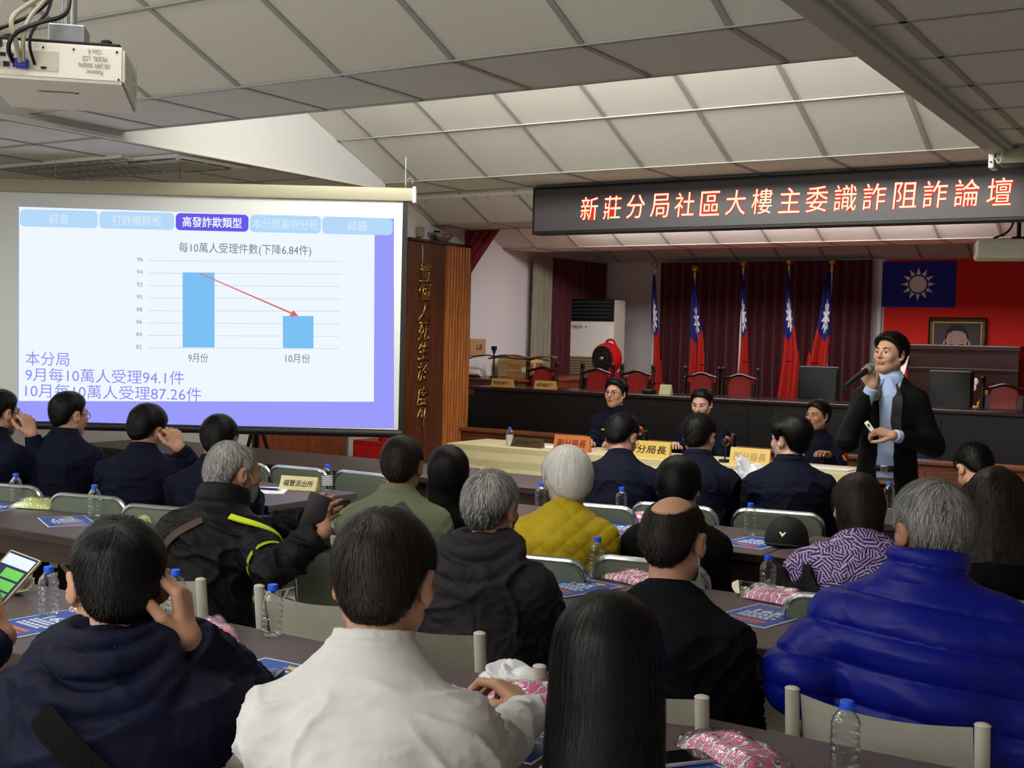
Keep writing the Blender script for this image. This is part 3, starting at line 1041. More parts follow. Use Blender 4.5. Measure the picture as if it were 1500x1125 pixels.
# tall lectern cabinet, framed portrait
lec = thing('tall_cabinet', 'tall dark wooden lectern cabinet in front of the wall flag', 'cabinet', (-2.72, 13.6, .34))
MB().box((0, 0, .64), (1.12, .5, 1.28)).build('body', WOOD_DARK, lec)
MB().box((0, 0, 1.31), (1.18, .58, .06), bevel=.012).build('top', WOOD_DARK, lec)
MB().box((0, -.26, 1.08), (1.14, .03, .03), bevel=.006).build('moulding', WOOD_DARK, lec)
em = MB()
for k in range(5):
    a = k * 2 * PI / 5 + PI / 2
    em.sphere((.0 + .045 * math.cos(a) + .10, -.255, .94 + .055 * math.sin(a)), .042, 10, sc=(.8, .2, 1.0))
em.build('blossom', M('blossom_white', '#d9c9bd', .6), lec, True)
em = MB()
for sx in (-1, 1):
    for k in range(4):
        em.sphere((sx * (.07 + .02 * k) + .12, -.258, .70 + .05 * k), .05, 10, sc=(.55, .2, 1.1))
em.sphere((.12, -.258, .66), .10, 12, sc=(1.0, .2, .5))
em.build('crest', M('crest_gold', '#b87a22', .45, metal=.3), lec, True)
pc = tag(MB().box((-3.32, 13.30, 1.46), (.09, .004, .20), rot('Y', 12)).build('paper_sheet', PAPER), 'white paper sheet fixed beside the cabinet, behind the speaker', 'paper')
low = thing('low_cabinet', 'low dark wooden cabinet right of the tall lectern cabinet', 'cabinet', (-1.45, 13.7, .34))
MB().box((0, 0, .58), (1.3, .45, 1.16)).build('body', WOOD_DARK, low)
MB().box((0, 0, 1.175), (1.34, .49, .03), bevel=.006).build('top', WOOD_DARK, low)
pf = thing('framed_portrait', 'ornate gilt-framed portrait photograph above the tall cabinet', 'picture frame', (-3.20, 15.388, 1.62))
fr = MB()
for c, s in (((0, 0, .375), (.68, .04, .055)), ((0, 0, -.375), (.68, .04, .055)), ((-.312, 0, 0), (.055, .04, .75)), ((.312, 0, 0), (.055, .04, .75))):
    fr.box(c, s, bevel=.008)
for i in range(22):
    fr.sphere((-.32 + i * .0305, -.02, .39), .016, 8)
for i in range(24):
    for x in (-.33, .33):
        fr.sphere((x, -.02, -.37 + i * .032), .016, 8)
fr.build('frame', M('frame_gilt_dark', '#4b3418', .4, metal=.5), pf, True)
MB().box((0, -.012, 0), (.575, .012, .70)).build('inner_moulding', M('frame_gilt', '#a98a4f', .4, metal=.5), pf)
MB().box((0, -.016, 0), (.545, .012, .67)).build('print', M('photo_grey', '#4b4144', .6, noise=(5, .3)), pf)
ov = lambda cx, cz, rx, rz_, n=28: [(cx + rx * math.cos(k * 2 * PI / n), cz + rz_ * math.sin(k * 2 * PI / n)) for k in range(n)]
fc = MB().prism(ov(0, .0, .135, .205), .002, front(0, -.0235, .095))
fc.prism(ov(-.14, -.02, .022, .045), .002, front(0, -.0235, .095)).prism(ov(.14, -.02, .022, .045), .002, front(0, -.0235, .095))
fc.build('face_print', M('photo_skin', '#b39388', .6), pf)
hr = MB().prism([(-.137, .06), (-.12, .04), (-.105, .11), (-.04, .145), (.04, .145), (.105, .11), (.12, .04), (.137, .06), (.12, .15), (.07, .205), (0, .218), (-.07, .205), (-.12, .15)], .002, front(0, -.0258, .095))
for sx in (-1, 1):
    hr.prism([(sx * .03, .015), (sx * .06, .028), (sx * .095, .014), (sx * .06, .02)], .002, front(0, -.0258, .095))
    hr.prism(ov(sx * .06, -.022, .022, .008, 14), .002, front(0, -.0258, .095))
hr.build('hair_print', M('photo_dark', '#241a1b', .6), pf)
MB().prism([(-.2, -.335), (.2, -.335), (.17, -.23), (.06, -.18), (-.06, -.18), (-.17, -.23)], .002, front(0, -.0255, .0)).build('coat_print', M('photo_dark', '#241a1b', .6), pf)

# things by the pier
rb = thing('hydrant_box', 'red metal hydrant box on the floor under the screen corner', 'box', (-7.24, 9.22, 0))
MB().box((0, 0, .31), (.40, .30, .62), bevel=.01).build('body', M('hydrant_red', '#9c1513', .4), rb)
MB().box((-.02, -.153, .33), (.32, .008, .48), bevel=.003).build('door', M('hydrant_red2', '#b01a16', .4), rb)
text('lettering', '消防栓', .2, .06, front(-.02, -.158, .42), PAPER, rb)
fe = thing('fire_extinguisher', 'red fire extinguisher standing on the red box by the pier', 'fire extinguisher', (-7.16, 9.22, .622))
MB().lathe([(.0, 0), (.062, .0), (.066, .012), (.066, .24), (.05, .285), (.022, .30), (.022, .32)], 22).build('cylinder', M('hydrant_red2', '#b01a16', .4), fe, True)
MB().lathe([(.0672, .09), (.0672, .15)], 22, cap=False).build('yellow_label', M('label_yellow', '#d8a92c', .5), fe, True)
MB().lathe([(.0672, .155), (.0672, .20)], 22, cap=False).build('blue_label', M('label_blue', '#1d2c66', .5), fe, True)
MB().box((0, -.02, .335), (.03, .10, .02), rot('X', 12)).box((0, -.02, .365), (.026, .11, .012), rot('X', 22)).cyl((0, 0, .31), (0, 0, .35), .02).build('valve_handle', METAL_DK, fe)
MB().tube([(.02, 0, .33), (.08, 0, .30), (.085, .0, .12), (.08, -.01, .07)], .010, 8, smooth=2).build('hose', BLACK_PL, fe, True)

ts = thing('tripod_stand', 'black tripod stand glimpsed under the screen, behind the officers', 'stand', (-7.0, 7.3, 0))
for k in range(3):
    a = k * 2 * PI / 3 + .4
    MB().tube([(0, 0, .98), (.30 * math.cos(a), .30 * math.sin(a), 0.012)], .016, 8).build('leg', METAL_DK, ts)
MB().cyl((0, 0, .6), (0, 0, 1.25), .018).box((0, 0, 1.27), (.3, .2, .03)).build('column', METAL_DK, ts)

# ================================================================== cloth-covered head table
TX0, TX1, TY0, TY1 = -5.78, -2.35, 8.30, 8.90
ht = thing('head_table', 'long front table draped in a cream striped cloth', 'table', ((TX0 + TX1) / 2, (TY0 + TY1) / 2, 0))
CREAM = bpy.data.materials.new('cream_cloth')
CREAM.use_nodes = True
_nt = CREAM.node_tree
_b = _nt.nodes['Principled BSDF']
_tc = _nt.nodes.new('ShaderNodeTexCoord')
_w = _nt.nodes.new('ShaderNodeTexWave')
_w.bands_direction = 'Z'
_w.inputs['Scale'].default_value = 2.6
_w.inputs['Distortion'].default_value = 0.6
_w.inputs['Detail'].default_value = 1
_r = _nt.nodes.new('ShaderNodeValToRGB')
_r.color_ramp.elements[0].color = lin('#cfc392')
_r.color_ramp.elements[1].color = lin('#e2d9ae')
_r.color_ramp.elements[0].position = .35
_r.color_ramp.elements[1].position = .6
_nt.links.new(_tc.outputs['Object'], _w.inputs[0])
_nt.links.new(_w.outputs['Fac'], _r.inputs[0])
_nt.links.new(_r.outputs[0], _b.inputs['Base Color'])
_b.inputs['Roughness'].default_value = .55
_b.inputs['Sheen Weight'].default_value = .2
hx, hy = (TX1 - TX0) / 2, (TY1 - TY0) / 2
for x in (-1.15, 0, 1.15):
    tt = MB().box((x, 0, .718), (1.13, .58, .03), bevel=.004)
    tt.build('tabletop', TABLE_TOP, ht)
    for sx in (-.5, .5):
        MB().box((x + sx, 0, .35), (.03, .45, .70)).build('leg', METAL_DK, ht)
per = []
N = 220
L_ = 2 * (2 * hx + 2 * hy)


def perim(s):
    s = (s % 1) * L_
    if s < 2 * hx:
        return Vector((-hx + s, -hy, 0)), Vector((0, -1, 0))
    s -= 2 * hx
    if s < 2 * hy:
        return Vector((hx, -hy + s, 0)), Vector((1, 0, 0))
    s -= 2 * hy
    if s < 2 * hx:
        return Vector((hx - s, hy, 0)), Vector((0, 1, 0))
    s -= 2 * hx
    return Vector((-hx, hy - s, 0)), Vector((-1, 0, 0))


def drape(u, v):
    p, n_ = perim(u)
    f_ = .5 + .5 * math.sin(u * 190 + 2 * math.sin(u * 31))
    return p + n_ * (.012 + .035 * v ** 1.3 * f_) + Vector((0, 0, .742 - .70 * v - (.0 if v else 0)))


cl = MB().grid(drape, N * 2, 8, wrap=True)
cl.box((0, 0, .739), (2 * hx + .022, 2 * hy + .022, .008), bevel=.003)
cl.build('cloth', CREAM, ht, True, 60)

# ================================================================== long laminate tables
TGRP = 'brown laminate conference tables'


def table(label, x0, x1, y0, y1):
    cx, cy = (x0 + x1) / 2, (y0 + y1) / 2
    w, d = x1 - x0, y1 - y0
    t = thing('conference_table', label, 'table', (cx, cy, 0), 0, TGRP)
    MB().box((0, 0, .722), (w - .004, d, .036), bevel=.006).build('tabletop', TABLE_TOP, t)
    a = MB().box((0, -d / 2 + .04, .66), (w - .06, .02, .09)).box((0, d / 2 - .04, .66), (w - .06, .02, .09))
    a.box((-w / 2 + .03, 0, .66), (.02, d - .08, .09)).box((w / 2 - .03, 0, .66), (.02, d - .08, .09))
    a.build('apron', TABLE_EDGE, t)
    MB().box((0, -d / 2 + .003, .722), (w - .01, .010, .034), bevel=.003).build('edge_band', TABLE_EDGE, t)
    for sx in (-1, 1):
        lg = MB()
        xx = sx * (w / 2 - .22)
        for sy in (-1, 1):
            lg.tube([(xx, sy * (d / 2 - .10), .70), (xx, sy * (d / 2 - .05), .015)], .016, 8)
        lg.box((xx, 0, .12), (.024, d - .16, .024))
        lg.box((xx, 0, .58), (.024, d - .2, .024))
        lg.build('folding_leg', METAL_DK, t)
    return t


table('nearest table row, end under the phone user', -4.82, -3.02, 2.05, 2.65)
table('nearest table row, middle one between navy jacket and white shirt men', -3.02, -1.22, 2.05, 2.65)
table('nearest table row, end with the closest water bottle', -1.22, .58, 2.05, 2.65)
table('second table row, in front of the grey hooded jacket', -2.72, -.92, 3.36, 4.06)
table('second table row, in front of the bright blue quilted jacket', -.92, .88, 3.36, 4.06)
table('third table row, in front of the mustard vest', -3.56, -1.76, 4.86, 5.52)
table('third table row, in front of the purple blouse', -1.76, .04, 4.86, 5.52)
table('fourth table row, in front of the two officers bending over papers', -4.50, -2.70, 6.15, 6.76)
table('fourth table row, in front of the officer with wavy hair', -2.70, -.90, 6.15, 6.76)
table('table at far left with two lime packets on it', -5.85, -4.05, 3.32, 4.08)
table('table at the left edge behind the phone', -7.66, -5.86, 3.32, 4.08)
table('table with the cream name plate, beside the masked man', -6.10, -4.30, 4.58, 5.30)
table('table at the left edge before the screen', -7.74, -6.11, 4.58, 5.30)
table('rearmost table under the screen with empty green chairs before it', -6.30, -4.50, 6.05, 6.85)
table('rearmost table under the left part of the screen', -7.74, -6.31, 6.05, 6.85)

# ================================================================== chairs
def folding_chair(label, loc, rz):
    t = thing('folding_chair', label, 'chair', loc, rz, 'grey plastic folding chairs')

    def back(u, v):
        x = -.195 + .39 * u
        return Vector((x, -.235 - .03 * math.cos((u - .5) * PI) - .05 * (v - .5), .585 + .222 * v - .012 * math.cos((u - .5) * PI) * v))
    b_ = MB().grid(back, 14, 6)
    r_ = bmesh.ops.solidify(b_.bm, geom=b_.bm.faces[:], thickness=.014)
    b_.build('backrest', GRAY_PL, t, True, 50)
    MB().grid(lambda u, v: Vector((-.20 + .40 * u, -.19 + .40 * v, .445 - .012 * math.sin(u * PI) * math.sin(v * PI))), 8, 8).box((0, .01, .425), (.40, .40, .022), bevel=.008).build('seat', GRAY_PL, t, True, 40)
    for s in (-1, 1):
        MB().tube([(s * .215, -.262, .815), (s * .215, -.25, .70), (s * .215, -.235, .58)], .0185, 12, flat=.9).build('back_post', RAIL_PL, t, True)
        MB().tube([(s * .215, -.235, .585), (s * .215, -.10, .40), (s * .215, .22, .01)], .014, 8).build('leg', RAIL_PL, t, True)
        MB().tube([(s * .195, .10, .43), (s * .195, -.26, .01)], .013, 8).build('leg', RAIL_PL, t, True)
    for s in (-1, 1):
        MB().sphere((s * .215, -.262, .816), .0185, 10, sc=(1, .9, .35)).build('cap', RAIL_PL, t, True)
    MB().cyl((-.2, .16, .1), (.2, .16, .1), .009).build('stretcher', RAIL_PL, t)
    return t


def padded_chair(label, loc, rz):
    t = thing('padded_chair', label, 'chair', loc, rz, 'green vinyl chairs with bright metal rims')
    P = rrect(-.21, .54, .21, .82, .06, 5)
    m_ = MB().prism(P, .035, Matrix.Translation((0, -.215, 0)) @ Matrix.Rotation(math.radians(8), 4, 'X') @ FACE_FRONT)
    bmesh.ops.bevel(m_.bm, geom=m_.bm.edges[:], offset=.008, segments=2, affect='EDGES')
    m_.build('backrest', PAD_GREEN, t, True)
    q = Matrix.Translation((0, -.233, 0)) @ Matrix.Rotation(math.radians(8), 4, 'X') @ FACE_FRONT
    MB().tube([q @ Vector((x, y, 0)) for x, y in rrect(-.217, .533, .217, .827, .066, 5)], .0125, 8, closed=True).build('rim', CHROME, t, True)
    MB().box((0, .0, .435), (.42, .40, .05), bevel=.018).build('seat', PAD_GREEN, t, True)
    for s in (-1, 1):
        MB().tube([(s * .19, -.28, .60), (s * .20, -.17, .40), (s * .20, .18, .012)], .012, 8).build('leg', CHROME, t, True)
        MB().tube([(s * .18, .12, .41), (s * .18, -.24, .012)], .012, 8).build('leg', CHROME, t, True)
    return t


FC = [None]
PCH = [None]


def put_folding(label, x, y, rz=0.0):
    if FC[0] is None:
        FC[0] = folding_chair(label, (x, y, 0), math.radians(rz))
        return FC[0]
    return dup(FC[0], (x, y, 0), math.radians(rz), label)


def put_padded(label, x, y, rz=0.0):
    if PCH[0] is None:
        PCH[0] = padded_chair(label, (x, y, 0), math.radians(rz))
        return PCH[0]
    return dup(PCH[0], (x, y, 0), math.radians(rz), label)


put_folding('empty grey folding chair between the masked man and the grey hooded jacket', -2.475, 3.09, 0)
put_padded('green chair at the end of the lime packet table, cream bag on its seat', -3.86, 3.80, 90)
put_padded('empty green chair before the rearmost table, nearest the name plate', -4.90, 5.80, 2)
put_padded('empty green chair before the rearmost table, beside the mask wearer\'s head', -5.32, 5.76, 2)
put_padded('empty green chair before the rearmost table, left of the green shirt man', -4.42, 5.85, -2)


def put_leather(label, x, y, rz=0.0):
    r = dup(lc, (x, y, 0), math.radians(rz), label, 'black leather chairs at the head table')
    r.scale = (.82, .9, .80)
    return r

# ================================================================== small things on the tables
TT = 0.741
CLEAR = film_mat('bottle_plastic', (.93, .96, .97), .32)
WATER_G = 'small water bottles with blue caps'


def bottle(label, x, y, z=TT, striped=False):
    t = thing('water_bottle', label, 'bottle', (x, y, z), random.random() * 6, WATER_G)
    pr = [(.0, .002), (.022, .0), (.0285, .004), (.030, .012)]
    zz = .016
    while zz < .098:
        pr += [(.0305, zz), (.0305, zz + .008), (.0290, zz + .0105), (.0290, zz + .0125), (.0305, zz + .015)]
        zz += .0165
    pr += [(.0300, .106), (.026, .118), (.018, .128), (.0125, .134), (.0125, .140)]
    MB().lathe(pr, 28).build('bottle_body', CLEAR, t, True, 60)
    if striped:
        lb = MB()
        for k in range(5):
            lb.lathe([(.0312, .035 + k * .012), (.0312, .041 + k * .012)], 24, cap=False)
        lb.build('label_band', M('label_white', '#e8e8ec', .5), t, True)
    cp = [(.0, .152), (.0135, .152), (.0145, .1505), (.0145, .1385), (.0150, .138), (.0150, .135), (.0125, .135)]
    MB().lathe(cp[::-1], 24).build('cap', BLUE_CAP, t, True, 40)
    return t


B0 = [None]


def put_bottle(label, x, y, z=TT, striped=False):
    if striped:
        return bottle(label, x, y, z, True)
    if B0[0] is None:
        B0[0] = bottle(label, x, y, z)
        return B0[0]
    return dup(B0[0], (x, y, z), random.random() * 6, label)


for a in (('closest clear water bottle with a blue cap, before the blue quilted jacket', -.705, 2.47),
          ('clear water bottle with a blue cap beside the hand holding the phone', -3.13, 2.375),
          ('clear water bottle half hidden behind the navy jacket man\'s raised hand', -2.80, 2.58),
          ('clear water bottle whose blue cap peeks over the white shirt shoulder', -2.42, 2.60),
          ('clear water bottle with a blue cap between the grey hood and the balding man', -2.085, 3.98),
          ('clear water bottle directly behind the pink packet, before the purple blouse', -1.44, 4.03),
          ('clear water bottle with a blue cap left of the black cap with badge', -1.99, 5.31),
          ('clear water bottle in front of the standing speaker\'s dark suit', -1.72, 6.70),
          ('clear water bottle beside the blue flyer on the lime packet table', -4.63, 3.76),
          ('clear water bottle next to the front lime packet at far left', -5.27, 3.80),
          ('clear water bottle half hidden left of the white-haired woman', -3.12, 5.32),
          ('clear water bottle between the white-haired woman and the balding man', -2.72, 5.44),
          ('clear water bottle behind the grey hooded jacket man\'s mask', -2.55, 3.98),
          ('clear water bottle whose cap shows past the quilted blue shoulder', -.82, 3.98),
          ('clear water bottle between the two officers at far left', -6.02, 4.92),
          ('clear water bottle whose cap shows over the spectacled officer\'s shoulder', -5.62, 5.05),
          ('clear water bottle between the second and third officers at left', -4.98, 5.10)):
    put_bottle(*a)
put_bottle('water bottle with pale striped label beside the cream name plate', -4.46, 5.22, TT, True)
put_bottle('water bottle with pale striped label at the end of the cloth-covered table', -5.27, 8.45, .745, True)

F_BLUE = M('flyer_blue', '#1d4ea6', .4, spec=.5)
F_WHITE = M('flyer_white', '#dfe3ea', .5)
F_YEL = M('flyer_yellow', '#e2c23a', .5)
F_ORG = M('flyer_orange', '#d8692c', .5)


def flyer(label, x, y, rz, z=TT):
    t = thing('flyer', label, 'flyer', (x, y, z), math.radians(rz), 'blue printed flyers on the tables')
    MB().box((0, 0, .0006), (.21, .297, .0012)).build('sheet', F_WHITE, t)
    MB().box((0, 0, .0014), (.198, .283, .0006)).build('blue_print', F_BLUE, t)
    text('number', '165', .10, .045, Matrix.Translation((-.005, .055, .0019)), F_WHITE, t, bold=.03)
    ln = MB()
    for k, (w, yy) in enumerate(((.13, .018), (.11, .0), (.14, -.022), (.12, -.04))):
        for j in range(6):
            ln.box((-.06 + j * w / 6, yy, .0020), (w / 6 * .7, .011, .0004))
    ln.build('print_lines', F_WHITE, t)
    st = [(.035 * (1 if k % 2 == 0 else .45) * math.cos(k * PI / 5), .02 * (1 if k % 2 == 0 else .5) * math.sin(k * PI / 5)) for k in range(10)]
    MB().prism(st, .0004, Matrix.Translation((.03, .105, .0018))).build('yellow_motif', F_YEL, t)
    MB().box((.0, -.082, .0019), (.13, .017, .0004), bevel=.0).box((.02, -.108, .0019), (.08, .010, .0004)).build('orange_motif', F_ORG, t)
    return t


FL = None
for lb, x, y, rz, z in (('blue flyer before the grey hooded jacket, upper of an overlapping pair', -2.06, 3.76, -14, TT + .0025),
                        ('blue flyer before the grey hooded jacket, lower of an overlapping pair', -2.17, 3.72, 4, TT),
                        ('blue flyer with big number before the balding man, near the pink packet', -1.36, 3.76, -12, TT),
                        ('blue flyer under the brim of the black cap', -1.90, 5.14, -8, TT),
                        ('blue flyer beside the mustard quilted vest', -2.56, 5.10, 5, TT),
                        ('blue flyer under the dark phone beside the white sleeve', -2.16, 2.27, 2, TT),
                        ('blue flyer near the bottle on the lime packet table', -4.62, 3.60, 62, TT),
                        ('dark blue flyer at the far left edge on the lime packet table', -5.22, 3.64, 15, TT),
                        ('blue flyer below the hand that holds the phone', -3.06, 2.30, -6, TT),
                        ('blue flyer under the white sleeve and the long black hair', -1.37, 2.27, 4, TT),
                        ('blue flyer half hidden by the navy sleeve elbow', -2.56, 2.33, 8, TT),
                        ('blue flyer at the bottom edge under the phone by the pink packet', -.99, 2.22, -20, TT)):
    if FL is None:
        FL = flyer(lb, x, y, rz, z)
    else:
        dup(FL, (x, y, z), math.radians(rz), lb)


def packet_mat(name, c1, c2, c3):
    if name in MATS:
        return MATS[name]
    m = bpy.data.materials.new(name)
    m.use_nodes = True
    nt = m.node_tree
    b = nt.nodes['Principled BSDF']
    tc = nt.nodes.new('ShaderNodeTexCoord')
    mp = nt.nodes.new('ShaderNodeMapping')
    mp.inputs['Rotation'].default_value = (0, 0, .5)
    w = nt.nodes.new('ShaderNodeTexWave')
    w.inputs['Scale'].default_value = 15
    w.inputs['Distortion'].default_value = 5
    w.inputs['Detail'].default_value = 2
    w.inputs['Detail Scale'].default_value = 2.5
    r = nt.nodes.new('ShaderNodeValToRGB')
    r.color_ramp.interpolation = 'CONSTANT'
    e = r.color_ramp.elements
    e[0].color = lin(c1)
    e[1].position = .62
    e[1].color = lin(c2)
    k = e.new(.78)
    k.color = lin(c3)
    k = e.new(.9)
    k.color = lin('#e8e4e6')
    nt.links.new(tc.outputs['Object'], mp.inputs[0])
    nt.links.new(mp.outputs[0], w.inputs[0])
    nt.links.new(w.outputs['Fac'], r.inputs[0])
    nt.links.new(r.outputs[0], b.inputs['Base Color'])
    b.inputs['Roughness'].default_value = .6
    b.inputs['Coat Weight'].default_value = .6
    b.inputs['Coat Roughness'].default_value = .15
    MATS[name] = m
    return m


PINK = packet_mat('pink_print', '#e0609c', '#9a8c94', '#1c181c')
LIME = packet_mat('lime_print', '#c3d63a', '#4a5a22', '#1c1c14')
FILM = film_mat('clear_film', (1, 1, 1), .22)


def packet(name, label, x, y, rz, mat, w=.21, d=.115, h=.040, grp='wrapped towel packets', lite=False, seed=1):
    t = thing(name, label, 'packet', (x, y, TT), math.radians(rz), grp)
    rn = random.Random(seed)
    a_, b_, c_ = rn.random() * 6, rn.random() * 6, rn.random() * 6

    def sh(sx, sy, sz, crimp):
        def fn(u, v):
            X, Y = 2 * u - 1, 2 * v - 1
            e = max(0, (1 - abs(X) ** 3.0)) ** .45 * max(0, (1 - abs(Y) ** 2.6)) ** .5
            lump = 1 + .16 * math.sin(X * 5 + a_) * math.cos(Y * 3 + b_) + .10 * math.sin(Y * 9 + c_)
            return Vector((X * sx / 2, Y * sy / 2 * (1 - .05 * X * X), .003 + sz * e * lump + (crimp * .006 * math.sin(Y * 30) * (abs(X) > .9))))
        return fn
    m_ = MB().grid(sh(w, d, h, 0), 26, 18)
    m_.grid(lambda u, v: Vector(((u - .5) * w, (v - .5) * d, .0012)), 1, 1)
    m_.build('towel', mat, t, True, 0)
    if not lite:
        wr = MB().grid(sh(w * 1.18, d * 1.08, h * 1.12, 1), 30, 18)
        wr.build('wrapper', FILM, t, True, 0)
    return t


PK = []
for i, a in enumerate((('pink wrapped towel packet in front of the blue quilted jacket bottle', -1.40, 4.02, -8),
                       ('pink patterned packet behind the navy jacket man\'s raised arm', -2.56, 2.50, -32),
                       ('pink packet peeking between the bottle and the navy jacket man\'s ear', -3.02, 2.52, 10),
                       ('pink packet beside the bottle, left of the balding man\'s ear', -1.94, 4.00, -15),
                       ('pink packet partly hidden by the long black hair', -1.49, 2.50, 30),
                       ('closest pink patterned packet in crumpled clear film, left of the nearest bottle', -.93, 2.42, -24),
                       ('small pink packet beside the bottle behind the white-haired woman', -2.60, 5.36, 0),
                       ('pink packet at the edge of the purple blouse and grey hair', -1.02, 5.05, 12))):
    packet('towel_packet', a[0], a[1], a[2], a[3], PINK, seed=i + 3, grp='pink wrapped towel packets')
packet('towel_packet', 'lime yellow packet beside the leftmost bottle', -5.08, 3.78, 20, LIME, seed=20, grp='lime wrapped towel packets')
packet('towel_packet', 'lime and dark packet at the table end behind the bottle', -4.36, 3.80, -10, LIME, seed=21, grp='lime wrapped towel packets')

# crumpled white tissue / bags / paper
def crumple(name, label, cat, x, y, z, sx, sy, sz, mat, seed=0, rz=0):
    rn = random.Random(seed)
    ph_ = [(rn.uniform(3, 11), rn.uniform(3, 11), rn.random() * 6) for _ in range(6)]

    def fn(u, v):
        a = u * 2 * PI
        r_ = math.sin(v * PI) ** .6
        k = 1 + sum(.075 * math.sin(p * math.cos(a) * r_ * 1.3 + q * v * 2 + s) for p, q, s in ph_)
        return Vector((sx / 2 * r_ * math.cos(a) * k, sy / 2 * r_ * math.sin(a) * k, max(.001, sz * (.5 - .5 * math.cos(v * PI)) * k)))
    o = MB().grid(fn, 40, 22, wrap=True).build(name, mat, None, True, 25)
    o.location = (x, y, z)
    o.rotation_euler = (0, 0, rz)
    return tag(o, label, cat)


BAGW = M('bag_white', '#dfe1e4', .4, spec=.5)
crumple('plastic_bag', 'crumpled white bag beside the pink packet by the long black hair', 'bag', -1.57, 2.56, TT, .17, .11, .06, BAGW, 3)
bg = crumple('plastic_bag', 'white and blue plastic bag on the table behind the officers', 'bag', -2.42, 6.50, TT, .30, .20, .20, BAGW, 5)
MB().sphere((.03, -.06, .10), .07, 14, sc=(1, .5, .5)).build('blue_print', M('bag_blue', '#2a5ac0', .4), bg, True)
crumple('cloth_bundle', 'white cloth lying at the bottom right table edge', 'cloth', -.42, 2.32, TT, .22, .16, .05, M('bundle_white', '#dddcd8', .8), 8)
tb_ = crumple('tote_bag', 'cream canvas bag on the chair at the table end, behind the masked man', 'bag', -3.88, 3.80, .462, .36, .30, .34, M('canvas_cream', '#d8d3c4', .85), 11)
tb2 = crumple('tote_bag', 'cream bag with dark cord at the far left edge beyond the phone', 'bag', -2.68, 2.52, TT, .12, .10, .10, M('canvas_cream2', '#c9bfa4', .85), 12)
tb2.location = (-3.48, 2.50, TT)

PHB = M('phone_black', '#0a0a0c', .12, spec=.7)


def phone(label, x, y, rz, body, z=TT + .002):
    t = thing('phone', label, 'phone', (x, y, z), math.radians(rz))
    MB().box((0, 0, .005), (.074, .155, .009), bevel=.0035).build('case', body, t, True)
    MB().box((0, 0, .0098), (.068, .147, .0008)).build('screen', PHB, t)
    return t


phone('dark phone lying on a flyer beside the white sleeve', -2.17, 2.26, -65, BLACK_PL, TT + .0035)
phone('phone in a pale case lying at the bottom edge by the pink packet', -1.02, 2.32, -38, M('phone_case_lilac', '#b9b0bd', .4), TT + .0025)

# paper and pens
tag(MB().box((-4.72, 5.02, TT + .0008), (.21, .297, .0016), rot('Z', 35)).build('paper_sheet', PAPER), 'white sheet on the table by the masked man\'s face', 'paper')
pn = thing('pen', 'dark blue pen lying on the white sheet by the masked man', 'pen', (-4.72, 5.02, TT + .009), .3)
MB().cyl((-.07, 0, 0), (.06, 0, 0), .0065).build('barrel', M('pen_blue', '#14255f', .3), pn)
MB().cyl((.06, 0, 0), (.08, 0, 0), .0065, .001).build('tip', STEEL, pn)
tag(MB().box((-4.86, 8.58, .7475), (.55, .22, .003), rot('Z', 4)).build('paper_sheet', PAPER), 'white papers on the cloth table beside the brown plate', 'paper')
tag(MB().box((-2.75, 8.62, .7475), (.55, .21, .003), rot('Z', -3)).build('paper_sheet', PAPER), 'white papers on the cloth table in front of the third seated officer', 'paper')
tag(MB().box((-2.64, 6.42, TT + .001), (.21, .297, .002), rot('Z', 20)).build('paper_sheet', PAPER), 'white sheet on the table beside the bending officer', 'paper')
tag(MB().box((-1.78, 10.44, .6995), (.42, .13, .003)).build('leaflet', M('leaflet_orange', '#b4683c', .5)), 'orange and white leaflets on the stage ledge at right', 'leaflet')
tag(MB().box((-2.45, 10.44, .6995), (.24, .12, .004), rot('Z', 5)).build('leaflet', M('leaflet_blue', '#35579a', .5)), 'blue leaflet on the stage ledge beside the bent officer', 'leaflet')


def nameplate(label, txt, x, y, z, w, h, col, ink, rz=0):
    t = thing('name_plate', label, 'name plate', (x, y, z), math.radians(rz))
    m_ = MB()
    mm = Matrix.Translation((-w / 2, 0, 0)) @ Matrix(((0, 0, 1, 0), (1, 0, 0, 0), (0, 1, 0, 0), (0, 0, 0, 1)))
    m_.prism([(-.035, 0), (.035, 0), (.003, h), (-.003, h)], w, mm)
    m_.build('plate', M('plate_' + col, col, .4, spec=.5), t)
    if txt:
        tilt = math.atan2(.032, h)
        text('lettering', txt, w * .82, h * .52, Matrix.Translation((0, -.0195, h * .49)) @ Matrix.Rotation(-tilt, 4, 'X') @ FACE_FRONT, M('ink_' + ink, ink, .6), t, bold=.02, shear=.1)
    return t


nameplate('dark brown name plate seen beside the bottle on the cloth table', '偵查隊', -5.10, 8.46, .744, .29, .075, '#4a3a20', '#2a2012')
nameplate('orange name plate with dark red characters on the cloth table', '副分局長', -4.66, 8.42, .744, .31, .125, '#c8783a', '#6a1a12', 4)
nameplate('yellow name plate with black characters on the cloth table', '分局長', -3.96, 8.42, .744, .30, .125, '#d9b95c', '#1a1410', 2)
nameplate('yellow name plate with faded characters beside the spectacled officer', '副分局長', -3.17, 8.42, .744, .30, .125, '#dcbc62', '#b08c5e', 2)
nameplate('small gold name plate at the left end of the stage desk', '勤務指揮中心', -6.90, 10.90, 1.114, .26, .085, '#b98f4a', '#20180e')
nameplate('small gold name plate on the stage desk, before the first red chair', '偵查隊', -6.37, 10.90, 1.114, .25, .085, '#c09a55', '#5a1a12')
nameplate('cream name plate on the table beside the masked man', '福營派出所', -4.62, 5.17, TT, .23, .075, '#d8cc96', '#20180e', 14)
nameplate('pale name plate on the stage desk behind the spectacled officer', '', -5.02, 10.95, 1.114, .12, .10, '#cfcf9a', '#20180e')

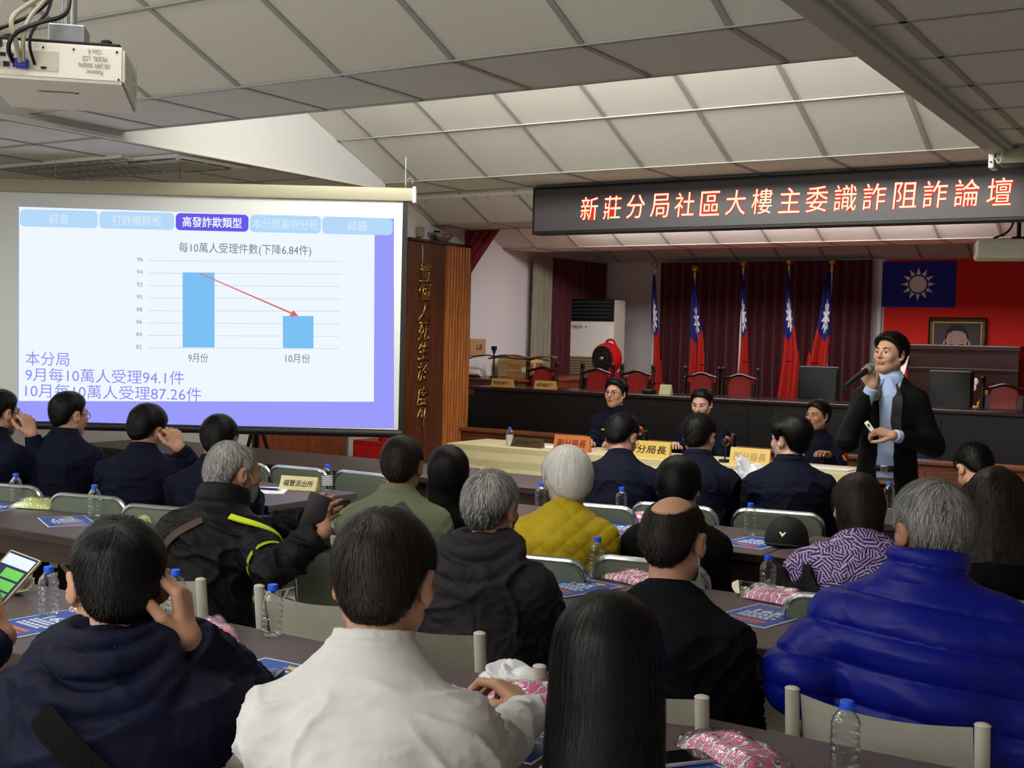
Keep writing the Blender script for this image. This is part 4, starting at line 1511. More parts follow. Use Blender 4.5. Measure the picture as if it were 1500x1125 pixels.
dm = thing('desk_microphone', 'small black table microphone beside the faded yellow plate', 'microphone', (-3.40, 8.50, .744))
MB().lathe([(.045, 0), (.045, .02), (.0, .022)], 16).tube([(0, 0, .02), (0, .02, .10), (.01, -.02, .15)], .006, 6, smooth=2).build('stem', BLACK_PL, dm)
MB().sphere((.01, -.03, .155), .028, 12).build('foam', BLACK_PL, dm, True)
dm2 = thing('desk_microphone', 'black gooseneck microphone lying over the stage desk between flags', 'microphone', (-5.15, 11.05, 1.114))
MB().box((-.1, 0, .02), (.10, .13, .04), bevel=.01).tube([(-.1, 0, .04), (-.06, -.02, .10), (.02, -.05, .12), (.10, -.07, .085)], .006, 6, smooth=3).build('stem', BLACK_PL, dm2, True)
MB().tube([(.08, -.065, .095), (.15, -.085, .07)], .016, 10).build('head', BLACK_PL, dm2, True)
gb = thing('pen_holder', 'small dark green box beside the yellow name plate', 'box', (-4.22, 8.70, .744))
MB().box((0, 0, .035), (.12, .08, .07), bevel=.006).build('box', M('box_green', '#3f4a34', .4), gb)
MB().box((0, -.041, .045), (.08, .003, .02)).build('label', F_YEL, gb)

# black cap with badge
hat = thing('baseball_cap', 'black baseball cap with small triangular badge on the table', 'cap', (-1.78, 5.20, TT), math.radians(8))
MB().grid(lambda u, v: Vector((.098 * math.cos(u * 2 * PI) * math.cos(v * PI / 2) ** .75, .110 * math.sin(u * 2 * PI) * math.cos(v * PI / 2) ** .75 + .02, .004 + .115 * math.sin(v * PI / 2))), 40, 12, wrap=True).build('crown', M('cap_black', '#0e0e10', .75, bump=(90, .2)), hat, True, 0)
MB().grid(lambda u, v: Vector((.085 * (2 * u - 1) * (1 - .12 * v), -.075 - .075 * v * math.cos((u - .5) * 2.4) + .02 * abs(2 * u - 1) ** 2, .014 - .010 * (2 * u - 1) ** 2 + .002 * v)), 20, 6).build('brim', M('cap_black', '#0e0e10', .75), hat, True, 0)
bd = Matrix.Translation((.0, -.079, .055)) @ Matrix.Rotation(-.45, 4, 'X') @ FACE_FRONT
MB().prism([(-.016, .008), (.016, .008), (0, -.014)], .002, bd).build('badge', M('badge_metal', '#b9b39a', .3, metal=.8), hat)
MB().sphere((0, .02, .118), .007, 8).build('button', M('cap_black', '#0e0e10', .75), hat)

# dark bag on the chair in front of the purple blouse
crumple('shoulder_bag', 'black bag slung over the green chair before the purple blouse', 'bag', -1.33, 4.12, .46, .34, .10, .36, M('bag_black', '#0b0b0d', .6), 31)

# ================================================================== people: shapes grown from distance fields
F32 = np.float32


class Field:
    def __init__(s, lo, hi, h):
        s.lo = np.array(lo, float)
        s.h = h
        s.n = np.ceil((np.array(hi, float) - s.lo) / h).astype(int) + 1
        s.V = np.full(s.n, 1.0, F32)

    def _sl(s, blo, bhi):
        a = np.maximum(0, np.floor((np.array(blo) - s.lo) / s.h).astype(int))
        b = np.minimum(s.n, np.ceil((np.array(bhi) - s.lo) / s.h).astype(int) + 1)
        if np.any(b <= a):
            return None, None
        ax = [(s.lo[i] + s.h * np.arange(a[i], b[i])).astype(F32) for i in range(3)]
        return tuple(slice(a[i], b[i]) for i in range(3)), (ax[0][:, None, None], ax[1][None, :, None], ax[2][None, None, :])

    def add(s, p, k=.01):
        fn, blo, bhi = p
        m = k + 2.5 * s.h + .01
        sl, g = s._sl(np.array(blo) - m, np.array(bhi) + m)
        if sl is None:
            return s
        d = fn(*g).astype(F32)
        v = s.V[sl]
        hh = np.clip(.5 + .5 * (v - d) / k, 0, 1)
        s.V[sl] = v * (1 - hh) + d * hh - k * hh * (1 - hh)
        return s

    def sub(s, p, k=.01):
        fn, blo, bhi = p
        m = k + 2.5 * s.h + .01
        sl, g = s._sl(np.array(blo) - m, np.array(bhi) + m)
        if sl is None:
            return s
        d = -fn(*g).astype(F32)
        v = s.V[sl]
        hh = np.clip(.5 - .5 * (v - d) / k, 0, 1)
        s.V[sl] = v * (1 - hh) + d * hh + k * hh * (1 - hh)
        return s

    def cut(s, fn):
        """keep only where fn<0"""
        g = [(s.lo[i] + s.h * np.arange(s.n[i])).astype(F32) for i in range(3)]
        s.V = np.maximum(s.V, fn(g[0][:, None, None], g[1][None, :, None], g[2][None, None, :])).astype(F32)
        return s

    def sample(s, P):
        q = (P - s.lo) / s.h
        i = np.clip(q.astype(int), 0, s.n - 2)
        f = np.clip(q - i, 0, 1)
        V = s.V
        x, y, z = i[:, 0], i[:, 1], i[:, 2]
        fx, fy, fz = f[:, 0], f[:, 1], f[:, 2]
        c00 = V[x, y, z] * (1 - fx) + V[x + 1, y, z] * fx
        c10 = V[x, y + 1, z] * (1 - fx) + V[x + 1, y + 1, z] * fx
        c01 = V[x, y, z + 1] * (1 - fx) + V[x + 1, y, z + 1] * fx
        c11 = V[x, y + 1, z + 1] * (1 - fx) + V[x + 1, y + 1, z + 1] * fx
        return (c00 * (1 - fy) + c10 * fy) * (1 - fz) + (c01 * (1 - fy) + c11 * fy) * fz

    def grad(s, P):
        e = s.h * .8
        g = np.stack([s.sample(P + d) - s.sample(P - d) for d in np.eye(3) * e], 1)
        return g / np.maximum(1e-9, np.linalg.norm(g, axis=1))[:, None]

    def mesh(s):
        V = s.V
        for ax in range(3):       # close at the borders
            ix = [slice(None)] * 3
            for e in (0, -1):
                ix[ax] = e
                V[tuple(ix)] = np.maximum(V[tuple(ix)], 1e-3)
        neg = V < 0
        c = np.zeros(tuple(s.n - 1), np.uint8)
        for dx in (0, 1):
            for dy in (0, 1):
                for dz in (0, 1):
                    c += neg[dx:s.n[0] - 1 + dx, dy:s.n[1] - 1 + dy, dz:s.n[2] - 1 + dz]
        cells = np.argwhere((c > 0) & (c < 8))
        if len(cells) == 0:
            return np.zeros((0, 3)), np.zeros((0, 4), int)
        acc = np.zeros((len(cells), 3))
        cnt = np.zeros(len(cells))
        x, y, z = cells.T
        for ax in range(3):
            o1, o2 = [i for i in range(3) if i != ax]
            for a in (0, 1):
                for b in (0, 1):
                    d0 = np.zeros(3, int)
                    d0[o1], d0[o2] = a, b
                    d1 = d0.copy()
                    d1[ax] = 1
                    v0 = V[x + d0[0], y + d0[1], z + d0[2]]
                    v1 = V[x + d1[0], y + d1[1], z + d1[2]]
                    cr = (v0 < 0) != (v1 < 0)
                    t = v0 / np.where(cr, v0 - v1, 1)
                    p = np.zeros((len(cells), 3))
                    p[:, o1], p[:, o2] = a, b
                    p[:, ax] = t
                    acc += np.where(cr[:, None], p, 0)
                    cnt += cr
        P = s.lo + s.h * (cells + acc / cnt[:, None])
        idx = np.full(tuple(s.n - 1), -1, np.int32)
        idx[x, y, z] = np.arange(len(cells))
        quads = []
        for ax in range(3):
            o1, o2 = [(1, 2), (2, 0), (0, 1)][ax]
            sa = [slice(None)] * 3
            sb = [slice(None)] * 3
            sa[ax], sb[ax] = slice(0, -1), slice(1, None)
            A, B = neg[tuple(sa)], neg[tuple(sb)]
            e = np.argwhere(A != B)
            e = e[(e[:, o1] > 0) & (e[:, o2] > 0) & (e[:, o1] < s.n[o1] - 1) & (e[:, o2] < s.n[o2] - 1)]
            if len(e) == 0:
                continue
            fl = A[tuple(e.T)]

            def at(d1, d2):
                q = e.copy()
                q[:, o1] += d1
                q[:, o2] += d2
                return idx[tuple(q.T)]
            q = np.stack([at(-1, -1), at(0, -1), at(0, 0), at(-1, 0)], 1)
            q[~fl] = q[~fl][:, ::-1]
            quads.append(q)
        Q = np.concatenate(quads)
        Q = Q[(Q >= 0).all(1)]
        return P, Q


def _bb(pts, r):
    p = np.array(pts, float)
    return p.min(0) - r, p.max(0) + r


def rc(a, b, r1, r2, cut=False):
    a, b = np.array(a, float), np.array(b, float)
    ba = b - a
    L2 = max(1e-9, ba @ ba)

    def fn(x, y, z):
        px, py, pz = x - a[0], y - a[1], z - a[2]
        t0 = (px * ba[0] + py * ba[1] + pz * ba[2]) / L2
        t = np.clip(t0, 0, 1)
        d = np.sqrt((px - t * ba[0]) ** 2 + (py - t * ba[1]) ** 2 + (pz - t * ba[2]) ** 2) - (r1 + (r2 - r1) * t)
        if cut:
            d = np.maximum(d, (t0 - 1) * math.sqrt(L2))
        return d
    lo, hi = _bb([a, b], max(r1, r2))
    return fn, lo, hi


def el(c, r, Rm=None):
    c, r = np.array(c, float), np.array(r, float)
    Rm = np.eye(3) if Rm is None else np.array(Rm, float)

    def fn(x, y, z):
        p = (x - c[0], y - c[1], z - c[2])
        q = [(Rm[0, i] * p[0] + Rm[1, i] * p[1] + Rm[2, i] * p[2]) / r[i] for i in range(3)]
        k0 = np.sqrt(q[0] ** 2 + q[1] ** 2 + q[2] ** 2)
        k1 = np.sqrt((q[0] / r[0]) ** 2 + (q[1] / r[1]) ** 2 + (q[2] / r[2]) ** 2)
        return k0 * (k0 - 1) / np.maximum(k1, 1e-4)
    m = r.max()
    ext = np.sqrt(((Rm * r[None, :]) ** 2).sum(1))
    return fn, c - ext, c + ext


def torus(c, ax, R_, r, sx=1.0, xdir=(1, 0, 0)):
    c = np.array(c, float)
    w = np.array(ax, float)
    w /= np.linalg.norm(w)
    u = np.array(xdir, float)
    u -= w * (u @ w)
    u /= np.linalg.norm(u)
    v = np.cross(w, u)

    def fn(x, y, z):
        p = (x - c[0], y - c[1], z - c[2])
        pu = (p[0] * u[0] + p[1] * u[1] + p[2] * u[2]) / sx
        pv = p[0] * v[0] + p[1] * v[1] + p[2] * v[2]
        pw = p[0] * w[0] + p[1] * w[1] + p[2] * w[2]
        return np.sqrt((np.sqrt(pu ** 2 + pv ** 2) - R_) ** 2 + pw ** 2) - r
    e = R_ * max(1, sx) + r
    return fn, c - e, c + e


def loft(H, up, fwd, T, prof, w0, w1):
    """elliptical trunk along up; prof rows: w, rx, ry, offset forward"""
    H = np.array(H, float)
    pw, px_, py_, po = [np.array(q, float) for q in zip(*prof)]

    def fn(x, y, z):
        p = (x - H[0], y - H[1], z - H[2])
        w = (p[0] * up[0] + p[1] * up[1] + p[2] * up[2]) / T
        v = p[0] * fwd[0] + p[1] * fwd[1] + p[2] * fwd[2]
        u = p[0] + 0 * w
        rx = np.interp(w, pw, px_)
        ry = np.interp(w, pw, py_)
        v = v - np.interp(w, pw, po)
        q = np.sqrt((u / rx) ** 2 + (v / ry) ** 2)
        k1 = np.sqrt((u / rx ** 2) ** 2 + (v / ry ** 2) ** 2)
        d = q * (q - 1) / np.maximum(k1, .5)
        return np.maximum(d, np.maximum((w - w1) * T, (w0 - w) * T))
    ends = [H + np.array(up) * T * w0, H + np.array(up) * T * w1]
    lo, hi = _bb(ends, max(px_.max(), py_.max() + abs(po).max()))
    return fn, lo, hi


def np_mesh(name, P, Q, mats, parent=None, tint=None, smooth=True, mat_idx=None):
    me = bpy.data.meshes.new(name)
    P = np.asarray(P, F32)
    Q = np.asarray(Q, np.int32)
    me.vertices.add(len(P))
    me.vertices.foreach_set('co', P.reshape(-1))
    me.loops.add(Q.size)
    me.loops.foreach_set('vertex_index', Q.reshape(-1))
    me.polygons.add(len(Q))
    me.polygons.foreach_set('loop_start', np.arange(0, Q.size, 4, dtype=np.int32))
    if smooth:
        me.polygons.foreach_set('use_smooth', np.ones(len(Q), bool))
    me.update(calc_edges=True)
    if tint is not None:
        a = me.attributes.new('tint', 'FLOAT', 'POINT')
        a.data.foreach_set('value', np.asarray(tint, F32))
    for m in (mats if isinstance(mats, (list, tuple)) else [mats]):
        me.materials.append(m)
    if mat_idx is not None:
        me.polygons.foreach_set('material_index', np.asarray(mat_idx, np.int32))
    o = bpy.data.objects.new(name, me)
    COL.objects.link(o)
    if parent is not None:
        o.parent = parent
    return o


RNG = np.random.default_rng(5)


def trig_noise(P, freq, seed, n=7):
    r = np.random.default_rng(seed)
    k = r.normal(size=(n, 3))
    k = k / np.linalg.norm(k, axis=1)[:, None] * freq * r.uniform(.6, 1.5, (n, 1))
    ph_ = r.uniform(0, 6.28, n)
    return np.sin(P @ k.T + ph_).sum(1) / math.sqrt(n)


def skin_mat(name, col):
    m = M(name, col, .48, spec=.35, noise=(18, .07), bump=(120, .08, .003))
    m.node_tree.nodes['Principled BSDF'].inputs['Subsurface Weight'].default_value = .08
    m.node_tree.nodes['Principled BSDF'].inputs['Subsurface Radius'].default_value = (.01, .004, .002)
    return m


SKIN = skin_mat('skin', '#b3876e')
SKIN_P = skin_mat('skin_pale', '#c09a86')
SKIN_T = skin_mat('skin_tan', '#a0755c')
LIPS = M('lips', '#8a5a4e', .5)
EYE_W = M('eye_white', '#a8a09a', .3)
EYE_B = M('eye_dark', '#170e0a', .15)


def hair_mat(name, dark, light, rough=.38):
    if name in MATS:
        return MATS[name]
    m = bpy.data.materials.new(name)
    m.use_nodes = True
    nt = m.node_tree
    b = nt.nodes['Principled BSDF']
    at = nt.nodes.new('ShaderNodeAttribute')
    at.attribute_name = 'tint'
    r = nt.nodes.new('ShaderNodeValToRGB')
    r.color_ramp.elements[0].color = lin(dark)
    r.color_ramp.elements[1].color = lin(light)
    nt.links.new(at.outputs['Fac'], r.inputs[0])
    nt.links.new(r.outputs[0], b.inputs['Base Color'])
    b.inputs['Roughness'].default_value = rough + .06
    b.inputs['Specular IOR Level'].default_value = .2
    MATS[name] = m
    return m


HAIR_BLACK = hair_mat('hair_black', '#050404', '#0f0c0b')
HAIR_SOFT = hair_mat('hair_soft_black', '#080606', '#2a2220')
HAIR_BROWN = hair_mat('hair_brown', '#120c0a', '#3a2a22')
HAIR_GREY = hair_mat('hair_grey', '#2c2b29', '#c9c8c4', .45)
HAIR_SALT = hair_mat('hair_salt', '#121110', '#8c8984', .42)
HAIR_WHITE = hair_mat('hair_white', '#c9c5bf', '#faf8f4', .5)


def Rmat(yaw, pitch=0, tilt=0):
    """columns: right, forward, up of a head that nods down by pitch and leans right by tilt"""
    return np.array(Matrix.Rotation(math.radians(yaw), 3, 'Z') @ Matrix.Rotation(math.radians(-pitch), 3, 'X') @ Matrix.Rotation(math.radians(tilt), 3, 'Y'))


HL_PHI = np.radians([0, 30, 55, 72, 82, 92, 104, 118, 135, 160, 180])
HL_Z = np.array([.080, .073, .052, .022, -.022, -.012, .030, .005, -.045, -.070, -.074])


def hand_prims(w, f, n, t, curl=(.35, .5, .4), thumb_in=.3, spread=.06, sc=1.0, fold=None):
    """w wrist, f towards fingers, n out of the palm, t towards the thumb"""
    w, f, n, t = [np.array(q, float) for q in (w, f, n, t)]
    f /= np.linalg.norm(f)
    n = n - f * (n @ f)
    n /= np.linalg.norm(n)
    t = t - f * (t @ f) - n * (t @ n)
    t /= np.linalg.norm(t)
    pr = []
    offs = (.030, .010, -.010, -.028)
    plen = (.088, .091, .086, .078)
    segs = ((.043, .025, .020), (.047, .029, .021), (.043, .027, .021), (.034, .020, .018))
    for i in range(4):
        k = w + f * plen[i] * sc + t * offs[i] * sc
        pr.append((rc(w + t * offs[i] * .55 * sc + f * .008, k, .0155 * sc, .0118 * sc), .012))
        d = f + t * (spread * (1.5 - i))
        d = d / np.linalg.norm(d)
        a = 0
        p = k
        cu = curl if fold is None else fold[i]
        for j in range(3):
            a += cu[j]
            q = d * math.cos(a) + n * math.sin(a)
            e = p + q * segs[i][j] * sc
            pr.append((rc(p, e, (.0098 - .0011 * j) * sc, (.0088 - .0012 * j) * sc), .0035))
            p = e
    b = w + t * .022 * sc + f * .018 * sc + n * .008 * sc
    d = t * .62 + f * .72 + n * thumb_in
    d /= np.linalg.norm(d)
    p = b
    for j, L_ in enumerate((.044, .034, .026)):
        e = p + d * L_ * sc
        pr.append((rc(p, e, (.0155 - .0025 * j) * sc, (.0125 - .002 * j) * sc), .008 if j == 0 else .0035))
        p = e
        d = d + f * .28 - t * .30 + n * .12
        d /= np.linalg.norm(d)
    return pr


def field_of(prims, h, pad=.02):
    lo = np.min([p[0][1] for p in prims], 0) - pad
    hi = np.max([p[0][2] for p in prims], 0) + pad
    F = Field(lo, hi, h)
    for p, k in prims:
        F.add(p, k)
    return F


def head_field(nb, h, wide=1.0):
    """skin of head and neck in head coordinates; nb = neck base in head coordinates"""
    F = Field((-.115, -.15 + min(0, nb[1]), min(-.16, nb[2] - .06)), (.115, .15, .135), h)
    s = wide
    F.add(el((0, -.015, .030), (.0765 * s, .097, .088)), .001)
    F.add(el((0, .026, -.030), (.066 * s, .066, .086)), .03)
    F.add(rc((0, .052, -.094), (0, .058, -.092), .020, .020), .03)
    for x in (-1, 1):
        F.add(rc((x * .054 * s, .0, -.058), (x * .012, .056, -.096), .020, .018), .03)
        F.add(el((x * .043 * s, .062, -.022), (.024, .024, .026)), .02)
    F.add(rc((-.036, .076, .024), (.036, .076, .024), .011, .011), .022)
    F.add(rc((0, .090, .010), (0, .109, -.022), .0075, .0120), .012)
    for x in (-1, 1):
        F.add(rc((x * .013, .098, -.026), (x * .014, .096, -.028), .0075, .0065), .006)
        F.sub(el((x * .031, .103, .005), (.018, .018, .012)), .012)
        F.add(rc((x * .019, .0840, .0145), (x * .044, .0780, .0130), .0042, .0042), .005)
        F.add(rc((x * .020, .0830, -.0045), (x * .043, .0775, -.0035), .0034, .0034), .005)
    F.add(rc((-.017, .089, -.056), (.017, .089, -.056), .010, .010), .014)
    F.add(rc((-.018, .0935, -.0515), (.018, .0935, -.0515), .0052, .0052), .006)
    F.add(rc((-.015, .0935, -.0625), (.015, .0935, -.0625), .0062, .0062), .006)
    F.sub(rc((-.021, .1005, -.0570), (.021, .1005, -.0570), .0016, .0016), .003)
    F.add(rc((0, -.022, -.045), tuple(nb), .054, .060), .022)
    for x in (-1, 1):
        er = np.array(Matrix.Rotation(x * math.radians(-32), 3, 'Z') @ Matrix.Rotation(math.radians(-10), 3, 'X'))
        F.add(el((x * .085 * s, -.016, -.004), (.0085, .021, .034), er), .007)
        F.sub(el((x * .0955 * s, -.008, .0), (.007, .0115, .020), er), .005)
        F.add(el((x * .078 * s, -.006, -.034), (.008, .010, .010)), .006)
    return F


def strands(F, P, n, rnd, length, width, flow, lift, segs=4, jitter=.25, zmin=-9, wave=0.0):
    """thin tapering ribbons that follow the surface of field F"""
    ok = np.where(P[:, 2] > zmin)[0]
    if len(ok) == 0:
        return np.zeros((0, 3)), np.zeros((0, 4), int), np.zeros(0)
    root = P[rnd.choice(ok, n)] + rnd.normal(size=(n, 3)) * .0015
    L_ = length(root) if callable(length) else np.full(n, length)
    L_ = L_ * rnd.uniform(.7, 1.25, n)
    p = root.copy()
    rows = []
    tw = rnd.normal(size=(n, 3)) * jitter
    base = F.sample(p)
    ph_ = rnd.uniform(0, 6.28, n)
    for j in range(segs + 1):
        g = F.grad(p)
        d = flow(p)
        d = d + tw
        d = d - g * (d * g).sum(1)[:, None]
        d /= np.maximum(1e-6, np.linalg.norm(d, axis=1))[:, None]
        s = np.cross(d, g)
        wj = width * (1 - (j / segs) ** 2 * .85)
        q = p + (s * (wave * np.sin(ph_ + j * 1.9))[:, None] if wave else 0)
        rows.append((q - s * wj / 2, q + s * wj / 2))
        off = lift * ((j + 1) / segs) ** 1.2
        p = p + d * (L_ / segs)[:, None]
        dist = F.sample(p)
        gg = F.grad(p)
        p = p - gg * np.clip(dist - off * rnd.uniform(.4, 1.2, n), -.02, .02)[:, None]
    V = np.stack([np.stack(r, 1) for r in rows], 1)      # n, segs+1, 2, 3
    vid = np.arange(n * (segs + 1) * 2).reshape(n, segs + 1, 2)
    Q = np.stack([vid[:, :-1, 0], vid[:, :-1, 1], vid[:, 1:, 1], vid[:, 1:, 0]], -1).reshape(-1, 4)
    tint = np.repeat(rnd.uniform(0, 1, n), (segs + 1) * 2)
    return V.reshape(-1, 3), Q, tint


def hair_build(kind, sp, rnd, near):
    """returns vertices, quads, tint in head coordinates"""
    h = .004 if near else .005
    top, side = sp.get('top', .016), sp.get('side', .008)
    L_ = sp.get('len', .12)
    long_ = kind in ('long', 'bob', 'curly')
    F = Field((-.16, -.25, -.16 - (L_ if long_ else 0)), (.16, .14, .17), h)

    def cap(x, y, z):
        a = el((0, -.015, .030), (.0765, .097, .088))[0](x, y, z)
        b = el((0, -.034, -.010), (.071, .080, .082))[0](x, y, z)
        k = .02
        hh = np.clip(.5 + .5 * (a - b) / k, 0, 1)
        d = a * (1 - hh) + b * hh - k * hh * (1 - hh)
        t = np.clip((z + .03) / .11, 0, 1)
        t = t * t * (3 - 2 * t)
        th = side + (top - side) * t
        fr_ = np.clip((y - .0) / .07, 0, 1) * sp.get('quiff', 0)
        phi = np.arctan2(np.abs(x) + 0 * y, y + 0 * x)
        hl = np.interp(phi, HL_PHI, HL_Z + np.array([sp.get('front', 0)] * 3 + [0] * 8))
        hl = hl + sp.get('nape', 0) * np.clip((phi - 2.0) / .6, 0, 1)
        tap = np.clip((z - hl + .004) / sp.get('taper', .05), 0, 1)
        tap = tap * (2 - tap)
        if long_:
            tap = tap * 0 + 1
        dd = d - (th + fr_ * t + .004) * tap + .002
        e = hl - z + 0 * dd
        k = .006
        hh = np.clip(.5 - .5 * (dd - e) / k, 0, 1)
        return dd * (1 - hh) + e * hh + k * hh * (1 - hh)
    F.add((cap, (-.11, -.15, -.10), (.11, .12, .16)), .001)
    if sp.get('bald'):
        c, r = sp['bald']
        F.sub(el(c, r), .012)
    if long_:
        bx, by = sp.get('bx', .092), sp.get('by', .075)
        zt = .045
        prof = [(-L_ - .06, bx * sp.get('flare', 1.0) * sp.get('tip', .98), by * sp.get('tip', .92), -sp.get('back', 0)), (-L_ * .5, bx * sp.get('flare', 1.0), by, -sp.get('back', 0) * .6), (-.03, bx, by + .008, 0), (.02, .086, .088, 0), (.06, .06, .07, 0)]
        F.add(loft((0, -.034, 0), (0, 0, 1), (0, 1, 0), 1.0, prof, -L_ - .05, zt), .03)
        F.sub(el((0, .115, -.045), (.062, .085, .115)), .015)
        F.sub(el((0, .14, -.20), (.085, .12, .22)), .02)
        if sp.get('under'):
            F.sub(el((0, .0, -.05 - L_), (.05, .06, .05)), .01)
    P, Q = F.mesh()
    if sp.get('lump', .0):
        g = F.grad(P)
        P = P + g * (trig_noise(P, sp.get('lfreq', 70), 3) * sp['lump'])[:, None]
    crown = np.array(sp.get('crown', (0.012, -.055, .115)))

    def flow(p):
        d = p - crown
        d[:, 2] -= .02
        r = np.linalg.norm(d, axis=1)[:, None]
        d = d / np.maximum(r, .01)
        swirl = np.cross(np.array([0, 0, 1.]), d) * .35 * np.exp(-r / .04)
        d = d + swirl
        d[:, 2] -= .5 + (1.2 if long_ else 0)
        if kind == 'quiff':
            f_ = np.clip((p[:, 1] + .02) / .08, 0, 1)
            d[:, 1] -= .4 * f_
            d[:, 0] += .5 * f_
        return d
    n = sp.get('n', 3600 if near else 1500)
    if long_:
        st = strands(F, P, n, rnd, lambda r: np.where(r[:, 2] > .03, .16, .11), .0021 if near else .003, flow, .004, 7, .05 if kind != 'curly' else .25, wave=.004 if kind == 'curly' else 0)
    else:
        if not sp.get('lump'):
            P = P + F.grad(P) * (trig_noise(P, 95, 4) * .0012)[:, None]
        st = strands(F, P, n, rnd, lambda r: np.minimum(np.clip(sp.get('sl', .030) * (.35 + .8 * np.clip((r[:, 2] + .03) / .10, 0, 1)), .008, .08), np.maximum(.004, .9 * (r[:, 2] - np.interp(np.arctan2(np.abs(r[:, 0]), r[:, 1]), HL_PHI, HL_Z) + .003))), .0016 if near else .0024, flow, sp.get('lift', .006), 4, .22)
    t0 = np.clip(.35 + .3 * trig_noise(P, 60, 8), 0, 1) * sp.get('tbase', .6)
    V = np.concatenate([P, st[0]])
    QQ = np.concatenate([Q, st[1] + len(P)])
    tint = np.concatenate([t0, np.clip(st[2] * sp.get('tamp', 1.0), 0, 1)])
    # greyer or darker zones that belong to the hair itself
    if 'zone' in sp:
        tint = np.clip(tint + sp['zone'](V), 0, 1)
    return V, QQ, tint


PROF = [(-.22, .165, .115, 0), (0, .178, .130, 0), (.25, .165, .120, .0), (.5, .172, .122, -.008), (.66, .186, .122, -.018), (.78, .176, .108, -.016), (.89, .126, .086, -.008), (1.0, .078, .066, 0), (1.06, .062, .060, .004)]


def tube_field(path, radii, h, k=.01):
    pr = [(rc(a, b, r1, r2), k) for a, b, r1, r2 in zip(path[:-1], path[1:], radii[:-1], radii[1:])]
    return field_of(pr, h)


